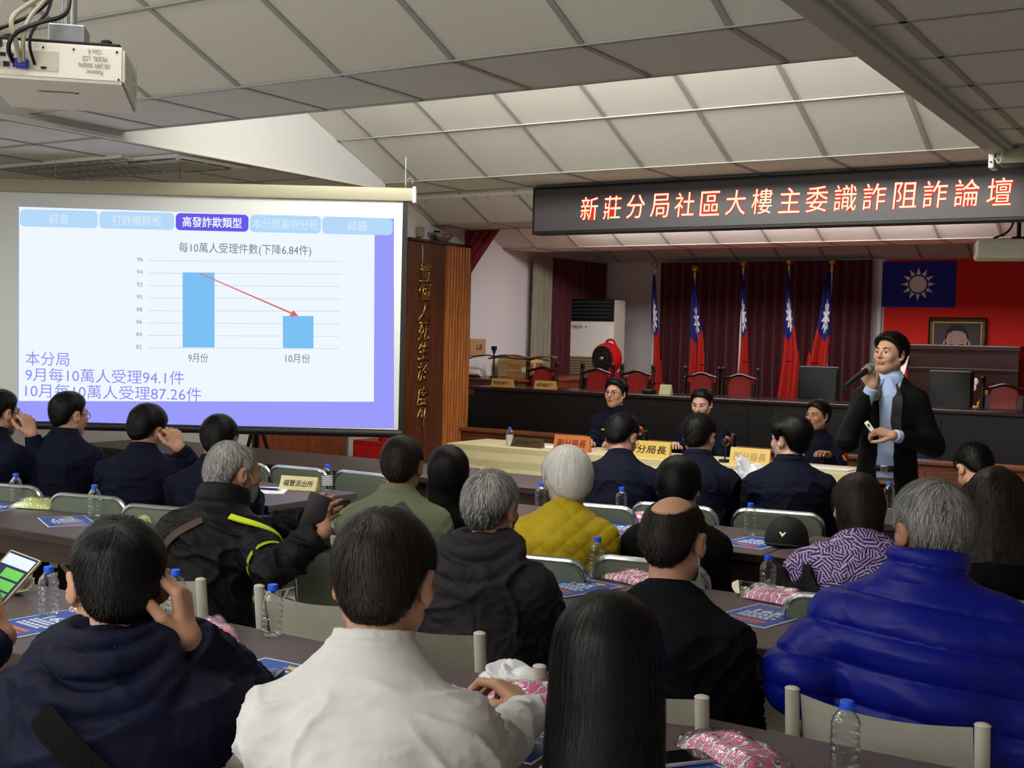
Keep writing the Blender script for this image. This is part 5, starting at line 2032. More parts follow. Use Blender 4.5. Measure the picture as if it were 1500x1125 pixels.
def person(label, head, by=0, hy=None, pitch=0, tilt=0, lean=12, hipz=.56, sh=.19, c=.014, skin=SKIN, hair=('short', {}), hmat=HAIR_BLACK,
           cloth=None, cname='jacket', near=False, L=None, R=None, collar='low', world_arms=False, trouser=None, legs='sit', glasses=False, mask=False, wide=1.0,
           chair=None, chair_label='', hunch=1.0, chair_off=0.0, chair_at=None, wr=.004, disp=None, girth=1.0, hands=('rest', 'rest'), shoes=True, hemw=-.16, chair_rz=None, roll=0.0, sleeve=1.0, seed=1, eyes=True, group=None, belly=0.0):
    rnd = np.random.default_rng(seed + 100)
    hy = by if hy is None else hy
    B = np.array(Matrix.Rotation(math.radians(by), 3, 'Z'))
    th = math.radians(lean)
    up = np.array([math.sin(math.radians(roll)), math.sin(th), math.cos(th)])
    up /= np.linalg.norm(up)
    fw = np.array([0, math.cos(th), -math.sin(th)])
    nk = np.array([0, math.sin(th * .7), math.cos(th * .7)])
    hz = head[2]
    # head in local coordinates, hips on the local z axis
    Hc = np.array([0, 0, hz])
    N = Hc - (.114 + .040 * (1 - hunch)) * nk + np.array([0, -.052 * hunch - .008 * (1 - hunch), 0])
    sh = sh * .84
    T = (N[2] - hipz) / up[2]
    H = N - up * T
    sh_ = np.array([H[0], H[1], 0])
    Hc, N, H = Hc - sh_, N - sh_, H - sh_
    org = np.array([head[0], head[1], 0]) - B @ np.array([Hc[0], Hc[1], 0])
    toL = lambda p: B.T @ (np.array(p, float) - org)
    S = [H + up * (T - .125) + np.array([s * sh * .92, 0, 0]) + fw * -.008 for s in (-1, 1)]
    arms = []
    for s, spec in zip((0, 1), (L, R)):
        sg = -1 if s == 0 else 1
        if spec is None or spec == 'table':
            E = S[s] + np.array([sg * .030, .11, -.25])
            W = np.array([sg * .13, S[s][1] + .34, .795])
        elif spec == 'lap':
            E = S[s] + np.array([sg * .045, .03, -.275])
            W = np.array([sg * .06, H[1] + .30, .68])
        elif spec == 'side':
            E = S[s] + np.array([sg * .09, -.02, -.28])
            W = E + np.array([-sg * .03, .16, -.17])
        else:
            E, W = [toL(p) for p in spec]
        arms.append((E, W))
    hs_ = .95
    hR = Rmat(hy - by, pitch, tilt) * hs_
    nb = hR.T @ (N - up * .03 - Hc) / hs_ ** 2

    # ---- body: one skin mesh
    near_h = .0040 if near else .0052
    hf = head_field(nb, near_h, wide)
    P, Q = hf.mesh()
    li = np.zeros(len(Q), int)
    cen = P[Q].mean(1)
    li[((cen[:, 0] / .024) ** 2 + ((cen[:, 2] + .057) / .0105) ** 2 < 1) & (cen[:, 1] > .08)] = 1
    P = P @ hR.T + Hc
    bp = [(loft(H, up, fw, T, [(a, b * sh / .19 * girth - .012, d * girth - .012, o) for a, b, d, o in PROF], -.2, 1.02), .001)]
    for s in (0, 1):
        E, W = arms[s]
        bp += [(rc(N - up * .03, S[s], .05, .046), .03), (rc(S[s], E, .050, .040), .03), (rc(E, W, .039, .027), .015)]
    if legs == 'sit':
        hips = [np.array([s * .09, H[1], hipz]) for s in (-1, 1)]
        knees = [np.array([s * .105, H[1] + .42, .535]) for s in (-1, 1)]
        ank = [np.array([s * .110, H[1] + .40, .09]) for s in (-1, 1)]
    else:
        hips = [np.array([s * .085, H[1], hipz - .02]) for s in (-1, 1)]
        knees = [np.array([s * .10, H[1] + .02, .49]) for s in (-1, 1)]
        ank = [np.array([s * .115, H[1], .09]) for s in (-1, 1)]
    for s in (0, 1):
        bp += [(rc(hips[s], knees[s], .075, .052), .03), (rc(knees[s], ank[s], .05, .036), .02)]
    bf = field_of(bp, .012)
    P2, Q2 = bf.mesh()
    parts = [(P, Q, li), (P2, Q2, np.zeros(len(Q2), int))]
    for s in (0, 1):
        E, W = arms[s]
        sg = -1 if s == 0 else 1
        f_ = W - E
        f_ = f_ / np.linalg.norm(f_)
        hs = hands[s]
        if hs is None:
            continue
        if hs == 'rest':
            hp = hand_prims(W, f_ * .6 + np.array([-sg * .25, .5, -.1]), (0, 0, -1) if f_[2] > -.6 else (-sg, 0, 0), (-sg, .2, 0) if f_[2] > -.6 else (0, 1, 0), sc=.96)
        else:
            wd_ = [B.T @ np.array(v, float) if v is not None and i < 3 else v for i, v in enumerate(hs[:3])]
            hp = hand_prims(W, wd_[0], wd_[1], wd_[2], **hs[3])
        hp.append((rc(W - f_ * .05, W + f_ * .005, .029, .0265), .014))
        Fh = field_of(hp, .0030 if near else .0042)
        P3, Q3 = Fh.mesh()
        parts.append((P3, Q3, np.zeros(len(Q3), int)))
    off = 0
    PP, QQ, MI = [], [], []
    for p_, q_, m_ in parts:
        PP.append(p_)
        QQ.append(q_ + off)
        MI.append(m_)
        off += len(p_)
    body = np_mesh('person', np.concatenate(PP), np.concatenate(QQ), [skin, LIPS], None, None, True, np.concatenate(MI))
    body.location = org
    body.rotation_euler = (0, 0, math.radians(by))
    tag(body, label, 'person', group)

    # ---- face bits
    if eyes:
        for s in (-1, 1):
            m_ = MB()
            m_.sphere((0, 0, 0), .0125, 16)
            for f in m_.bm.faces:
                c_ = f.calc_center_median()
                if c_.y > 0 and math.hypot(c_.x, c_.z) < .0082:
                    f.material_index = 1
            bmesh.ops.transform(m_.bm, matrix=Matrix.Translation(Hc) @ Matrix(hR).to_4x4() @ Matrix.Translation((s * .0315, .0755, .0050)), verts=m_.bm.verts[:])
            m_.build('eye', [EYE_W, EYE_B], body, True, 0)
        Fb = Field((-.07, .05, .0), (.07, .12, .06), .003)
        for s in (-1, 1):
            Fb.add(rc((s * .016, .0925, .0260), (s * .034, .0890, .0320), .0042, .0040), .003)
            Fb.add(rc((s * .034, .0890, .0320), (s * .054, .0755, .0270), .0040, .0022), .003)
        pb, qb = Fb.mesh()
        if len(pb):
            np_mesh('eyebrow', pb @ hR.T + Hc, qb, hmat, body, np.zeros(len(pb)))
    # ---- hair
    V, QH, tint = hair_build(hair[0], hair[1], rnd, near)
    np_mesh('hair', V @ hR.T + Hc, QH, hmat, body, tint)

    HM = Matrix.Translation(Hc) @ Matrix(hR).to_4x4()
    if glasses:
        g = MB()
        for s in (-1, 1):
            g.tube([HM @ Vector((s * .033 + .023 * math.cos(a), .099 - .002 * abs(math.cos(a)), .002 + .017 * math.sin(a))) for a in [k * PI / 9 for k in range(18)]], .0017, 6, closed=True)
            g.tube([HM @ Vector(v) for v in ((s * .056, .097, .008), (s * .073, .078, .009), (s * .081, .0, .010), (s * .082, -.028, .0))], .0018, 6)
        g.tube([HM @ Vector(v) for v in ((-.010, .100, .004), (0, .104, .007), (.010, .100, .004))], .0017, 6)
        g.build('glasses', BLACK_PL, body, True)
    if mask:
        g = MB()
        mz0, mz1 = mask

        def mf(u, v):
            a = (u - .5) * 2.25
            z = mz0 + (mz1 - mz0) * v
            bul = .010 * math.sin(v * PI)
            return HM @ Vector(((.075 - .012 * v) * math.sin(a), -.005 + (.108 - .014 * v + bul) * math.cos(a), z + .012 * abs(u - .5)))
        g.grid(mf, 24, 10)
        bmesh.ops.solidify(g.bm, geom=g.bm.faces[:], thickness=.0025)
        g.build('face_mask', M('mask_pale_green', '#a9bfb4', .7), body, True, 60)
        for s in (-1, 1):
            g = MB()
            g.tube([HM @ Vector(v) for v in ((s * .069, .045, mz0 + .004), (s * .083, .005, .02), (s * .083, -.025, .012), (s * .082, -.028, -.025), (s * .067, .040, mz1 + .012))], .0016, 6, smooth=2)
            g.build('ear_loop', PAPER, body, True)

    # ---- clothing
    info = dict(B=B, org=org, H=H, N=N, S=S, arms=arms, up=up, fw=fw, T=T, Hc=Hc, hR=hR, body=body, HM=HM, toL=toL)
    if cloth is not None:
        hcl = .0065 if near else .009
        pr = [(a, (b * sh / .19) * girth + c, d * girth + c, o) for a, b, d, o in PROF[:-2]]
        if belly:
            pr = [(a, b + belly * max(0, 1 - abs(a - .15) / .5) * .5, d + belly * max(0, 1 - abs(a - .15) / .5) * .6, o + belly * max(0, 1 - abs(a - .15) / .5) * .4) for a, b, d, o in pr]
        pr += [(.985, .082 + c * .4, .070 + c * .4, 0), (1.03, .066 + c * .3, .064 + c * .3, .003)]
        cp = [(loft(H, up, fw, T, pr, hemw, 1.005), .001)]
        for s in (0, 1):
            cp += [(rc(N - up * .020, S[s], .050 + c * .5, .050 + c), .05), (rc(S[s], arms[s][0], .055 + c, (.046 + c) * sleeve), .045)]
        for s in (0, 1):
            E, W = arms[s]
            f_ = (W - E) / np.linalg.norm(W - E)
            cp.append((rc(E, W - f_ * .006, (.046 + c) * sleeve, .031 + c * .8, True), .022))
        if collar == 'low':
            cp += [(torus(N + up * .022, up + nk, .064, .015), .012), (torus(N + up * .042 - fw * .004, up + nk, .063, .009), .008)]
        elif collar == 'shirt':
            cp += [(torus(N + up * .020, up + nk * .8, .064, .012), .008), (torus(N + up * .038 - fw * .003, up + nk * .8, .0635, .0075), .006), (torus(N + up * .018 - fw * .002, up, .073, .008), .005)]
        elif collar == 'tall':
            for q, (rr_, tt_) in enumerate(((.078, .022), (.080, .018), (.078, .014))):
                cp.append((torus(N + up * (.014 + .022 * q) - fw * .002, up + nk, rr_, tt_), .012))
        elif collar == 'hood':
            cp += [(torus(N + up * .034 - fw * .012, up * .95 - fw * .25, .076, .020), .012), (torus(N + up * .012 - fw * .030, up * .8 - fw * .40, .094, .026), .010),
                   (torus(N - up * .022 - fw * .050, up * .75 - fw * .60, .118, .028), .008), (torus(N - up * .052 - fw * .070, up * .6 - fw * .75, .125, .024), .008)]
        elif collar == 'crew':
            cp += [(torus(N + up * .000, up + nk * .5, .066, .010), .010)]
        CF = field_of(cp, hcl)
        P, Q = CF.mesh()
        g = CF.grad(P)
        # cloth folds: broad drape plus tight creases near the bends
        zz = P @ up
        Wp = P + .035 * np.stack([trig_noise(P, 14, seed + 11 + q, 5) for q in range(3)], 1)
        fold = trig_noise(P * np.array([1, 1, 1.9]), 24, seed) * .35 + 1.25 * (1 - np.abs(trig_noise(Wp * np.array([1, 1, 1.7]), 30, seed + 1))) ** 3
        amp = np.full(len(P), wr)
        for s in (0, 1):
            de = np.linalg.norm(P - arms[s][0], axis=1)
            amp += wr * 1.3 * np.exp(-(de / .11) ** 2)
            da = np.linalg.norm(P - (S[s] - up * .10), axis=1)
            amp += wr * .8 * np.exp(-(da / .10) ** 2)
        amp *= np.clip((np.linalg.norm(P - N, axis=1) - .075) / .09, .12, 1)
        fine = (1 - np.abs(trig_noise(Wp * np.array([1, 1, 2.2]), 55, seed + 2))) ** 3
        P = P + g * (fold * amp * 1.35 + fine * amp * .55 - amp * .7)[:, None]
        if disp is not None:
            P = P + g * disp(P, info)[:, None]
        np_mesh(cname, P, Q, cloth, body)
        info['CF'] = CF
        info['c'] = c
    tm = trouser or M('trousers_dark', '#15161c', .8, bump=(200, .1))
    tp = []
    for s in (0, 1):
        tp += [(rc(hips[s], knees[s], .088, .066), .03), (rc(knees[s], ank[s], .064, .050, True), .03)]
    tp.append((el((H[0], H[1], hipz + .02), (.155, .115, .10)), .04))
    TF_ = field_of(tp, .012)
    P, Q = TF_.mesh()
    P = P + TF_.grad(P) * (trig_noise(P, 28, seed + 5) * .003)[:, None]
    np_mesh('trousers', P, Q, tm, body)
    if shoes:
        Fs = []
        for s in (0, 1):
            a = ank[s]
            Fs += [(rc(a + np.array([0, -.02, -.045]), a + np.array([0, .13, -.052]), .042, .034), .02), (rc(a + np.array([0, -.01, .01]), a + np.array([0, 0, -.03]), .042, .044), .02)]
        FF = field_of(Fs, .009)
        FF.cut(lambda x, y, z: .004 - z + 0 * x + 0 * y)
        P, Q = FF.mesh()
        np_mesh('shoes', P, Q, M('shoe_black', '#0c0c0d', .4), body)
    if chair:
        cx, cy = org[0], org[1]
        rz_ = by * .4 if chair_rz is None else chair_rz
        q = B @ np.array([0, chair_off, 0])
        {'folding': put_folding, 'padded': put_padded, 'leather': put_leather}[chair](chair_label, *((cx + q[0], cy + q[1]) if chair_at is None else chair_at), rz_)
    return info


def on_cloth(info, pts, off=.006, axis=None):
    """outermost cloth point on the ray from the wearer's axis through each point"""
    CF = info['CF']
    P = np.array(pts, float)
    A = np.array(axis, float) if axis is not None else None
    if A is None:
        w = (P - info['H']) @ info['up']
        A = info['H'] + np.outer(w, info['up'])
    d = P - A
    d /= np.maximum(1e-6, np.linalg.norm(d, axis=1))[:, None]
    out = A.copy()
    done = np.zeros(len(P), bool)
    for t in np.arange(.0, .34, .002):
        q = A + d * t
        v = CF.sample(q)
        m = (v < off) & (v > -.5) & ~done
        out[m] = q[m]
        done |= (v > .06) & (t > .03)
    return out


def strap(info, name, ctrl, width, mat, off=.010, n=40):
    ctrl = np.array(ctrl, float)
    t = np.linspace(0, 1, n)
    sg = np.linspace(0, 1, len(ctrl))
    C_ = np.stack([np.interp(t, sg, ctrl[:, i]) for i in range(3)], 1)
    for _ in range(6):
        C_[1:-1] = (C_[:-2] + 2 * C_[1:-1] + C_[2:]) / 4
    C_ = on_cloth(info, C_, off)
    for _ in range(8):
        C_[1:-1] = (C_[:-2] + 2 * C_[1:-1] + C_[2:]) / 4
    g = info['CF'].grad(C_)
    for _ in range(6):
        g[1:-1] = (g[:-2] + 2 * g[1:-1] + g[2:]) / 4
    g /= np.linalg.norm(g, axis=1)[:, None]
    d = np.gradient(C_, axis=0)
    d /= np.linalg.norm(d, axis=1)[:, None]
    s = np.cross(d, g)
    s /= np.linalg.norm(s, axis=1)[:, None]
    m_ = MB()
    ring = []
    for i in range(n):
        a, b = C_[i] - s[i] * width / 2, C_[i] + s[i] * width / 2
        ring.append([m_.bm.verts.new(v) for v in (a + g[i] * .0015, b + g[i] * .0015, b - g[i] * .0045, a - g[i] * .0045)])
    for a, b in zip(ring[:-1], ring[1:]):
        for k in range(4):
            m_.bm.faces.new((a[k], a[(k + 1) % 4], b[(k + 1) % 4], b[k]))
    m_.bm.faces.new(ring[0][::-1])
    m_.bm.faces.new(ring[-1])
    return m_.build(name, mat, info['body'], True, 50)


def band(info, name, a, b, r, width_t, mat, t0):
    """ring round a limb from a to b at fraction t0"""
    a, b = np.array(a), np.array(b)
    d = (b - a) / np.linalg.norm(b - a)
    c_ = a + (b - a) * t0
    u = np.cross(d, (0, 0, 1.0))
    u /= np.linalg.norm(u)
    v = np.cross(d, u)
    m_ = MB()
    n = 30
    rings = []
    for e in (-width_t / 2, width_t / 2):
        pts = np.array([c_ + d * e + (u * math.cos(k * 2 * PI / n) + v * math.sin(k * 2 * PI / n)) * (r + .006) for k in range(n)])
        rings.append([m_.bm.verts.new(p) for p in pts])
    for k in range(n):
        m_.bm.faces.new((rings[0][k], rings[0][(k + 1) % n], rings[1][(k + 1) % n], rings[1][k]))
    bmesh.ops.solidify(m_.bm, geom=m_.bm.faces[:], thickness=.008)
    return m_.build(name, mat, info['body'], True, 50)


PATCH_O = M('patch_orange', '#e0672c', .6)
PATCH_R = M('patch_crest', '#7a1f16', .6)
PATCH_W = M('patch_rim', '#e8b58c', .6)


def arm_patch(info, side, t0=.22, ang=0.0, w=.062, hgt=.078):
    """shield badge sewn on the upper sleeve"""
    S_, (E, W) = info['S'][side], info['arms'][side]
    sg = -1 if side == 0 else 1
    d = (E - S_) / np.linalg.norm(E - S_)
    c_ = S_ + (E - S_) * t0
    out = np.array([sg * math.cos(ang), math.sin(ang), .05])
    out -= d * (out @ d)
    out /= np.linalg.norm(out)
    x = np.cross(out, d) * -1
    x = np.cross(-d, out)
    x /= np.linalg.norm(x)
    y = -d
    sh_ = [(-.5, .42), (-.25, .5), (0, .45), (.25, .5), (.5, .42), (.48, -.1), (.3, -.38), (0, -.52), (-.3, -.38), (-.48, -.1)]

    def lay(name, poly, sc, off, mat, par):
        m_ = MB()
        n = len(poly)
        V3 = []
        for r_ in (1.0, .55):
            off0 = np.array([x * px * w * sc * r_ + y * py * hgt * sc * r_ for px, py in poly])
            V3.append([m_.bm.verts.new(p) for p in on_cloth(info, c_ + out * .05 + off0, off, c_ - out * .0 + off0)])
        cc_ = m_.bm.verts.new(on_cloth(info, [c_ + out * .05], off, [c_])[0])
        for k in range(n):
            m_.bm.faces.new((V3[0][k], V3[0][(k + 1) % n], V3[1][(k + 1) % n], V3[1][k]))
            m_.bm.faces.new((V3[1][k], V3[1][(k + 1) % n], cc_))
        bmesh.ops.recalc_face_normals(m_.bm, faces=m_.bm.faces[:])
        bmesh.ops.solidify(m_.bm, geom=m_.bm.faces[:], thickness=.0012)
        return m_.build(name, mat, par, True, 50)
    o = lay('shoulder_patch', sh_, 1.0, .006, PATCH_W, info['body'])
    lay('patch_field', sh_, .86, .0085, PATCH_O, o)
    bird = [(-.30, .14), (-.12, .02), (-.05, .22), (.05, .22), (.12, .02), (.30, .14), (.2, -.12), (.06, -.2), (0, -.3), (-.06, -.2), (-.2, -.12)]
    lay('patch_crest', bird, 1.0, .011, PATCH_R, o)

# ================================================================== the people in the hall
def fabric(name, col, rough=.8, bump=.25, scale=140, sheen=.0, spec=.16):
    return M(name, col, rough, spec=spec, sheen=sheen, noise=(9, .10), bump=(scale, bump, .004))


NAVY = fabric('navy_uniform', '#070b1e', .8)
NAVY2 = fabric('navy_windbreaker', '#060a22', .65, .3, 22)
NAVY3 = fabric('navy_hoodie', '#06080f', .85)
WHITE_S = fabric('white_shirt', '#bcbcbb', .75, .2, 60)
CHAR = fabric('charcoal_jacket', '#252327', .7, .3, 30)
BLACK_J = fabric('black_windbreaker', '#0b0c0e', .55, .3, 30)
BLACK_K = fabric('black_knit', '#060607', .9, .4, 200)
OLIVE = fabric('sage_shirt', '#6a7059', .75, .25, 60)
MUST = fabric('mustard_vest', '#b89f1e', .6, .2, 120)
PUFF = fabric('blue_quilted_nylon', '#07127a', .42, .25, 26, .0, .25)
SUIT = fabric('black_suit', '#070709', .75)
BLUE_SH = fabric('pale_blue_shirt', '#a9bcdd', .75, .15, 90)
BEIGE = fabric('beige_jacket', '#b3ab9c', .8)
STRAPM = M('strap_black', '#0b0b0b', .8, spec=.1, bump=(160, .3))
STRAPB = M('strap_brown', '#3d2a22', .6, bump=(160, .3))
JEANS = M('jeans_pale', '#7c93ad', .85, noise=(30, .15), bump=(300, .2))

PURPLE = bpy.data.materials.new('purple_hatched_print')
PURPLE.use_nodes = True
_nt = PURPLE.node_tree
_b = _nt.nodes['Principled BSDF']
_b.inputs['Roughness'].default_value = .7
_tc = _nt.nodes.new('ShaderNodeTexCoord')
_vo = _nt.nodes.new('ShaderNodeTexVoronoi')
_vo.inputs['Scale'].default_value = 32
_nt.links.new(_tc.outputs['Object'], _vo.inputs['Vector'])
_sx = _nt.nodes.new('ShaderNodeSeparateColor')
_nt.links.new(_vo.outputs['Color'], _sx.inputs[0])
_an = _nt.nodes.new('ShaderNodeMath'); _an.operation = 'MULTIPLY'; _an.inputs[1].default_value = 6.28
_nt.links.new(_sx.outputs[0], _an.inputs[0])
_vr = _nt.nodes.new('ShaderNodeVectorRotate'); _vr.rotation_type = 'Y_AXIS'
_nt.links.new(_tc.outputs['Object'], _vr.inputs['Vector'])
_nt.links.new(_an.outputs[0], _vr.inputs['Angle'])
_wv = _nt.nodes.new('ShaderNodeTexWave')
_wv.inputs['Scale'].default_value = 30
_wv.inputs['Distortion'].default_value = 1.0
_nt.links.new(_vr.outputs[0], _wv.inputs[0])
_rp = _nt.nodes.new('ShaderNodeValToRGB')
_rp.color_ramp.interpolation = 'CONSTANT'
_rp.color_ramp.elements[0].color = lin('#1a1224')
_rp.color_ramp.elements[1].position = .28
_rp.color_ramp.elements[1].color = lin('#5c3398')
_e = _rp.color_ramp.elements.new(.60)
_e.color = lin('#b9a4d4')
_nt.links.new(_wv.outputs['Fac'], _rp.inputs[0])
_nt.links.new(_rp.outputs[0], _b.inputs['Base Color'])


def quilt_rows(P, info):
    """horizontal down baffles on trunk, rings on sleeves"""
    s = (P - info['H']) @ info['up'] + .10 * P[:, 0]
    best = np.full(len(P), .17)
    for k in (0, 1):
        for a, b in ((info['S'][k], info['arms'][k][0]), (info['arms'][k][0], info['arms'][k][1])):
            ba = b - a
            L_ = np.linalg.norm(ba)
            t = ((P - a) @ ba) / L_
            d = np.linalg.norm(P - a - np.outer(np.clip(t, 0, L_), ba / L_), axis=1)
            m = (d < .085) & (d < best) & (t > -.02)
            if L_ > 0:
                s = np.where(m, t + k * .03 + (.0 if a is info['S'][k] else .02), s)
                best = np.where(m, d, best)
    q = np.abs(np.sin(s * PI / .088)) ** .42
    return .020 * q - .009


def quilt_diamond(P, info):
    x = P[:, 0]
    z = (P - info['H']) @ info['up']
    u, v = (x * .95 + z) / .040, (x * .95 - z) / .040
    q = (np.abs(np.sin(u * PI / 2)) * np.abs(np.sin(v * PI / 2))) ** .5
    return .0065 * q - .003


# --- nearest row
i1 = person('person seen from behind in navy hooded windbreaker, black strap, fist at the ear', (-1.83, 1.545, 1.14), by=38, hy=50, pitch=4, lean=16, near=True, cloth=NAVY2, cname='windbreaker', collar='hood',
            c=.026, sh=.205, wr=.0048, R=((-1.745, 1.78, .885), (-1.705, 1.60, 1.045)), L='table', chair_at=(-1.80, 1.30), hands=('rest', ((-.18, .0, .98), (-.85, -.50, .0), (.50, -.85, .1), dict(curl=(.75, 1.0, .7), thumb_in=.5, spread=.03, sc=.96))),
            hair=('short', dict(top=.016, side=.007, crown=(.0, -.075, .105), sl=.034, n=4200)), hmat=HAIR_BLACK, wide=1.06, chair='folding', chair_label='grey folding chair under the navy hooded windbreaker man, nearest row', chair_rz=8, seed=1, girth=1.05)
N, H, up, fw = i1['N'], i1['H'], i1['up'], i1['fw']
strap(i1, 'bag_strap', [N + np.array([-.055, -.16, -.065]), N + np.array([.03, -.18, -.17]), N + np.array([.12, -.19, -.31]), N + np.array([.20, -.14, -.44])], .048, STRAPM, .017)

i2 = person('person seen from behind in a white collared shirt with hands on the table', (-1.298, 1.678, 1.188), by=24, hy=24, pitch=10, lean=17, near=True, cloth=WHITE_S, cname='shirt', collar='shirt', c=.016, sh=.185, wr=.005,
            R=((-1.12, 1.70, .90), (-1.34, 2.265, .80)), L=((-1.50, 1.92, .88), (-1.50, 2.25, .785)),
            hands=(((.8, .5, 0), (0, 0, -1), (0, 1, 0), dict(curl=(.3, .4, .3))), ((-.85, .25, .40), (-.4, -.2, -.8), (-.5, -.6, .3), dict(curl=(.5, .8, .5), thumb_in=.4, sc=1.08))),
            hair=('short', dict(top=.020, side=.008, crown=(-.01, -.055, .112), sl=.042, n=4600, nape=-.010)), hmat=HAIR_SOFT, wide=1.02, chair='folding', chair_label='grey folding chair under the white shirt man, nearest row', chair_rz=6, seed=2, belly=.02)

i3 = person('person seen from behind with long straight black hair and beige jacket', (-.892, 1.749, 1.084), by=22, hy=26, pitch=6, lean=5, near=True, cloth=BEIGE, cname='jacket', collar='low', c=.018, sh=.175, wr=.004, L='lap', R='lap',
            hair=('long', dict(len=.48, top=.020, side=.012, bx=.098, by=.082, flare=1.06, tip=1.0, back=.055, n=6500, tamp=.9, crown=(.0, -.02, .13))), hmat=HAIR_BLACK, skin=SKIN_P, hunch=0.0, chair='folding', chair_label='grey folding chair under the long-haired woman, nearest row', chair_rz=4, seed=3)

ph_m = M('phone_screen_lit', '#b9c4d6', .2, emit=.55)
i4 = person('person mostly cut off by the left edge, in navy sleeve holding a phone', (-2.40, 1.40, 1.15), by=40, hy=50, lean=14, near=True, cloth=NAVY2, cname='windbreaker', collar='low', c=.022, sh=.19,
            R=((-2.18, 1.36, .92), (-2.165, 1.53, .985)), L='lap', hands=('rest', ((-.62, .15, .72), (-.35, -.9, .15), (.45, .2, .75), dict(curl=(.45, .7, .5), thumb_in=.3, spread=.03))),
            hair=('short', {}), chair='folding', chair_label='grey folding chair under the phone user at the left edge', chair_rz=10, chair_off=-.12, seed=4)
pt = thing('phone', 'phone with lit green and white screen held in a hand at left', 'phone', (-2.225, 1.575, 1.085), math.radians(38))
PM = Matrix.Rotation(math.radians(-50), 4, 'X') @ Matrix.Rotation(math.radians(24), 4, 'Y')
_ = MB().box((0, 0, 0), (.078, .010, .160), bevel=.004)
bmesh.ops.transform(_.bm, matrix=PM, verts=_.bm.verts[:])
_.build('case', M('phone_case_cream', '#c9bfa0', .4), pt, True)
_ = MB().box((0, -.0055, 0), (.070, .0012, .150))
bmesh.ops.transform(_.bm, matrix=PM, verts=_.bm.verts[:])
_s = _.build('screen', M('phone_screen_frame', '#2b3350', .2, emit=.25), pt)
_ = MB().box((0, -.0066, .055), (.066, .0006, .028))
bmesh.ops.transform(_.bm, matrix=PM, verts=_.bm.verts[:])
_.build('chat_header', ph_m, _s)
_ = MB().box((.008, -.0066, .022), (.044, .0006, .024)).box((.008, -.0066, -.008), (.044, .0006, .024)).box((.008, -.0066, -.036), (.044, .0006, .022))
bmesh.ops.transform(_.bm, matrix=PM, verts=_.bm.verts[:])
_.build('chat_bubbles', M('phone_green', '#5fae4e', .3, emit=.5), _s)

# --- second row
i5 = person('person with balding grey hair and mask in black jacket with lime stripes', (-3.242, 3.27, 1.10), by=12, hy=-14, pitch=6, lean=20, near=True, cloth=BLACK_J, cname='jacket', collar='tall', c=.024, sh=.20, wr=.007,
            R=((-2.82, 3.04, .82), (-2.70, 3.14, .945)), L=((-3.36, 3.42, .84), (-2.92, 3.32, .945)),
            hands=(((.75, -.25, .35), (.3, .8, .3), (.1, -.3, .9), dict(curl=(.5, .7, .5))), ((-.45, .35, .6), (-.3, .8, -.2), (-.5, -.3, .6), dict(curl=(.6, .8, .5)))),
            hair=('short', dict(top=.010, side=.012, bald=((.0, .060, .115), (.055, .10, .070)), sl=.030, n=4200, tbase=.7, zone=lambda V: np.where(V[:, 2] < -.03, .1, 0))), hmat=HAIR_GREY, skin=SKIN_T, mask=(-.040, -.118),
            chair='folding', chair_at=(-3.125, 3.05), chair_label='grey folding chair under the masked man in black jacket', chair_rz=0, seed=5, belly=.02)
LIME_S = M('reflective_lime', '#c4d928', .5)
band(i5, 'lime_stripe', i5['arms'][1][0], i5['S'][1], .073, .022, LIME_S, .22)
for k in range(3):
    band(i5, 'dark_trim', i5['arms'][1][0], i5['S'][1], .074, .008, M('trim_navy', '#20263a', .4), .36 + k * .09)
N, H = i5['N'], i5['H']
strap(i5, 'lime_yoke', [N + np.array([.075, -.09, -.03]), N + np.array([.13, -.07, -.06]), N + np.array([.19, -.04, -.11])], .024, LIME_S, .016, 20)
strap(i5, 'bag_strap', [N + np.array([.02, -.12, -.05]), N + np.array([-.08, -.17, -.16]), N + np.array([-.18, -.16, -.30]), N + np.array([-.20, -.08, -.42])], .032, STRAPB, .018)
pt = thing('phone', 'black phone held in both hands by the masked man', 'phone', (-2.735, 3.135, 1.005), math.radians(30))
MB().box((0, 0, 0), (.076, .011, .150), rot('Y', 18), bevel=.004).build('case', BLACK_PL, pt, True)
MB().box((0, .006, 0), (.068, .001, .14), rot('Y', 18)).build('screen', PHB, pt)

i7 = person('person with short grey hair and mask in a charcoal hooded jacket', (-2.047, 3.187, 1.086), by=16, hy=6, pitch=5, lean=15, near=True, cloth=CHAR, cname='hooded_jacket', collar='hood', c=.026, sh=.20, wr=.006,
            hair=('short', dict(top=.014, side=.009, sl=.030, n=4600, tbase=.6, zone=lambda V: -.35 * np.clip((.02 - V[:, 2]) / .06, 0, 1))), hmat=HAIR_GREY, mask=(-.045, -.115), skin=SKIN_T,
            chair='folding', chair_label='grey folding chair under the charcoal hooded jacket man', chair_rz=-2, seed=7, belly=.02)

i8 = person('person with balding crown and mask in a dark navy hooded top', (-1.29, 2.893, 1.108), by=12, hy=2, pitch=6, lean=12, near=True, cloth=NAVY3, cname='hooded_top', hunch=.55, collar='crew', c=.022, sh=.195, wr=.006,
            hair=('short', dict(top=.007, side=.009, bald=((.0, -.050, .128), (.063, .088, .072)), sl=.026, n=3400, crown=(0, .0, .12))), hmat=HAIR_SOFT, mask=(-.045, -.115), trouser=JEANS,
            chair='folding', chair_off=.06, chair_label='grey folding chair under the balding man in dark navy top', chair_rz=0, seed=8, belly=.025)
N, H, fw, up = i8['N'], i8['H'], i8['fw'], i8['up']

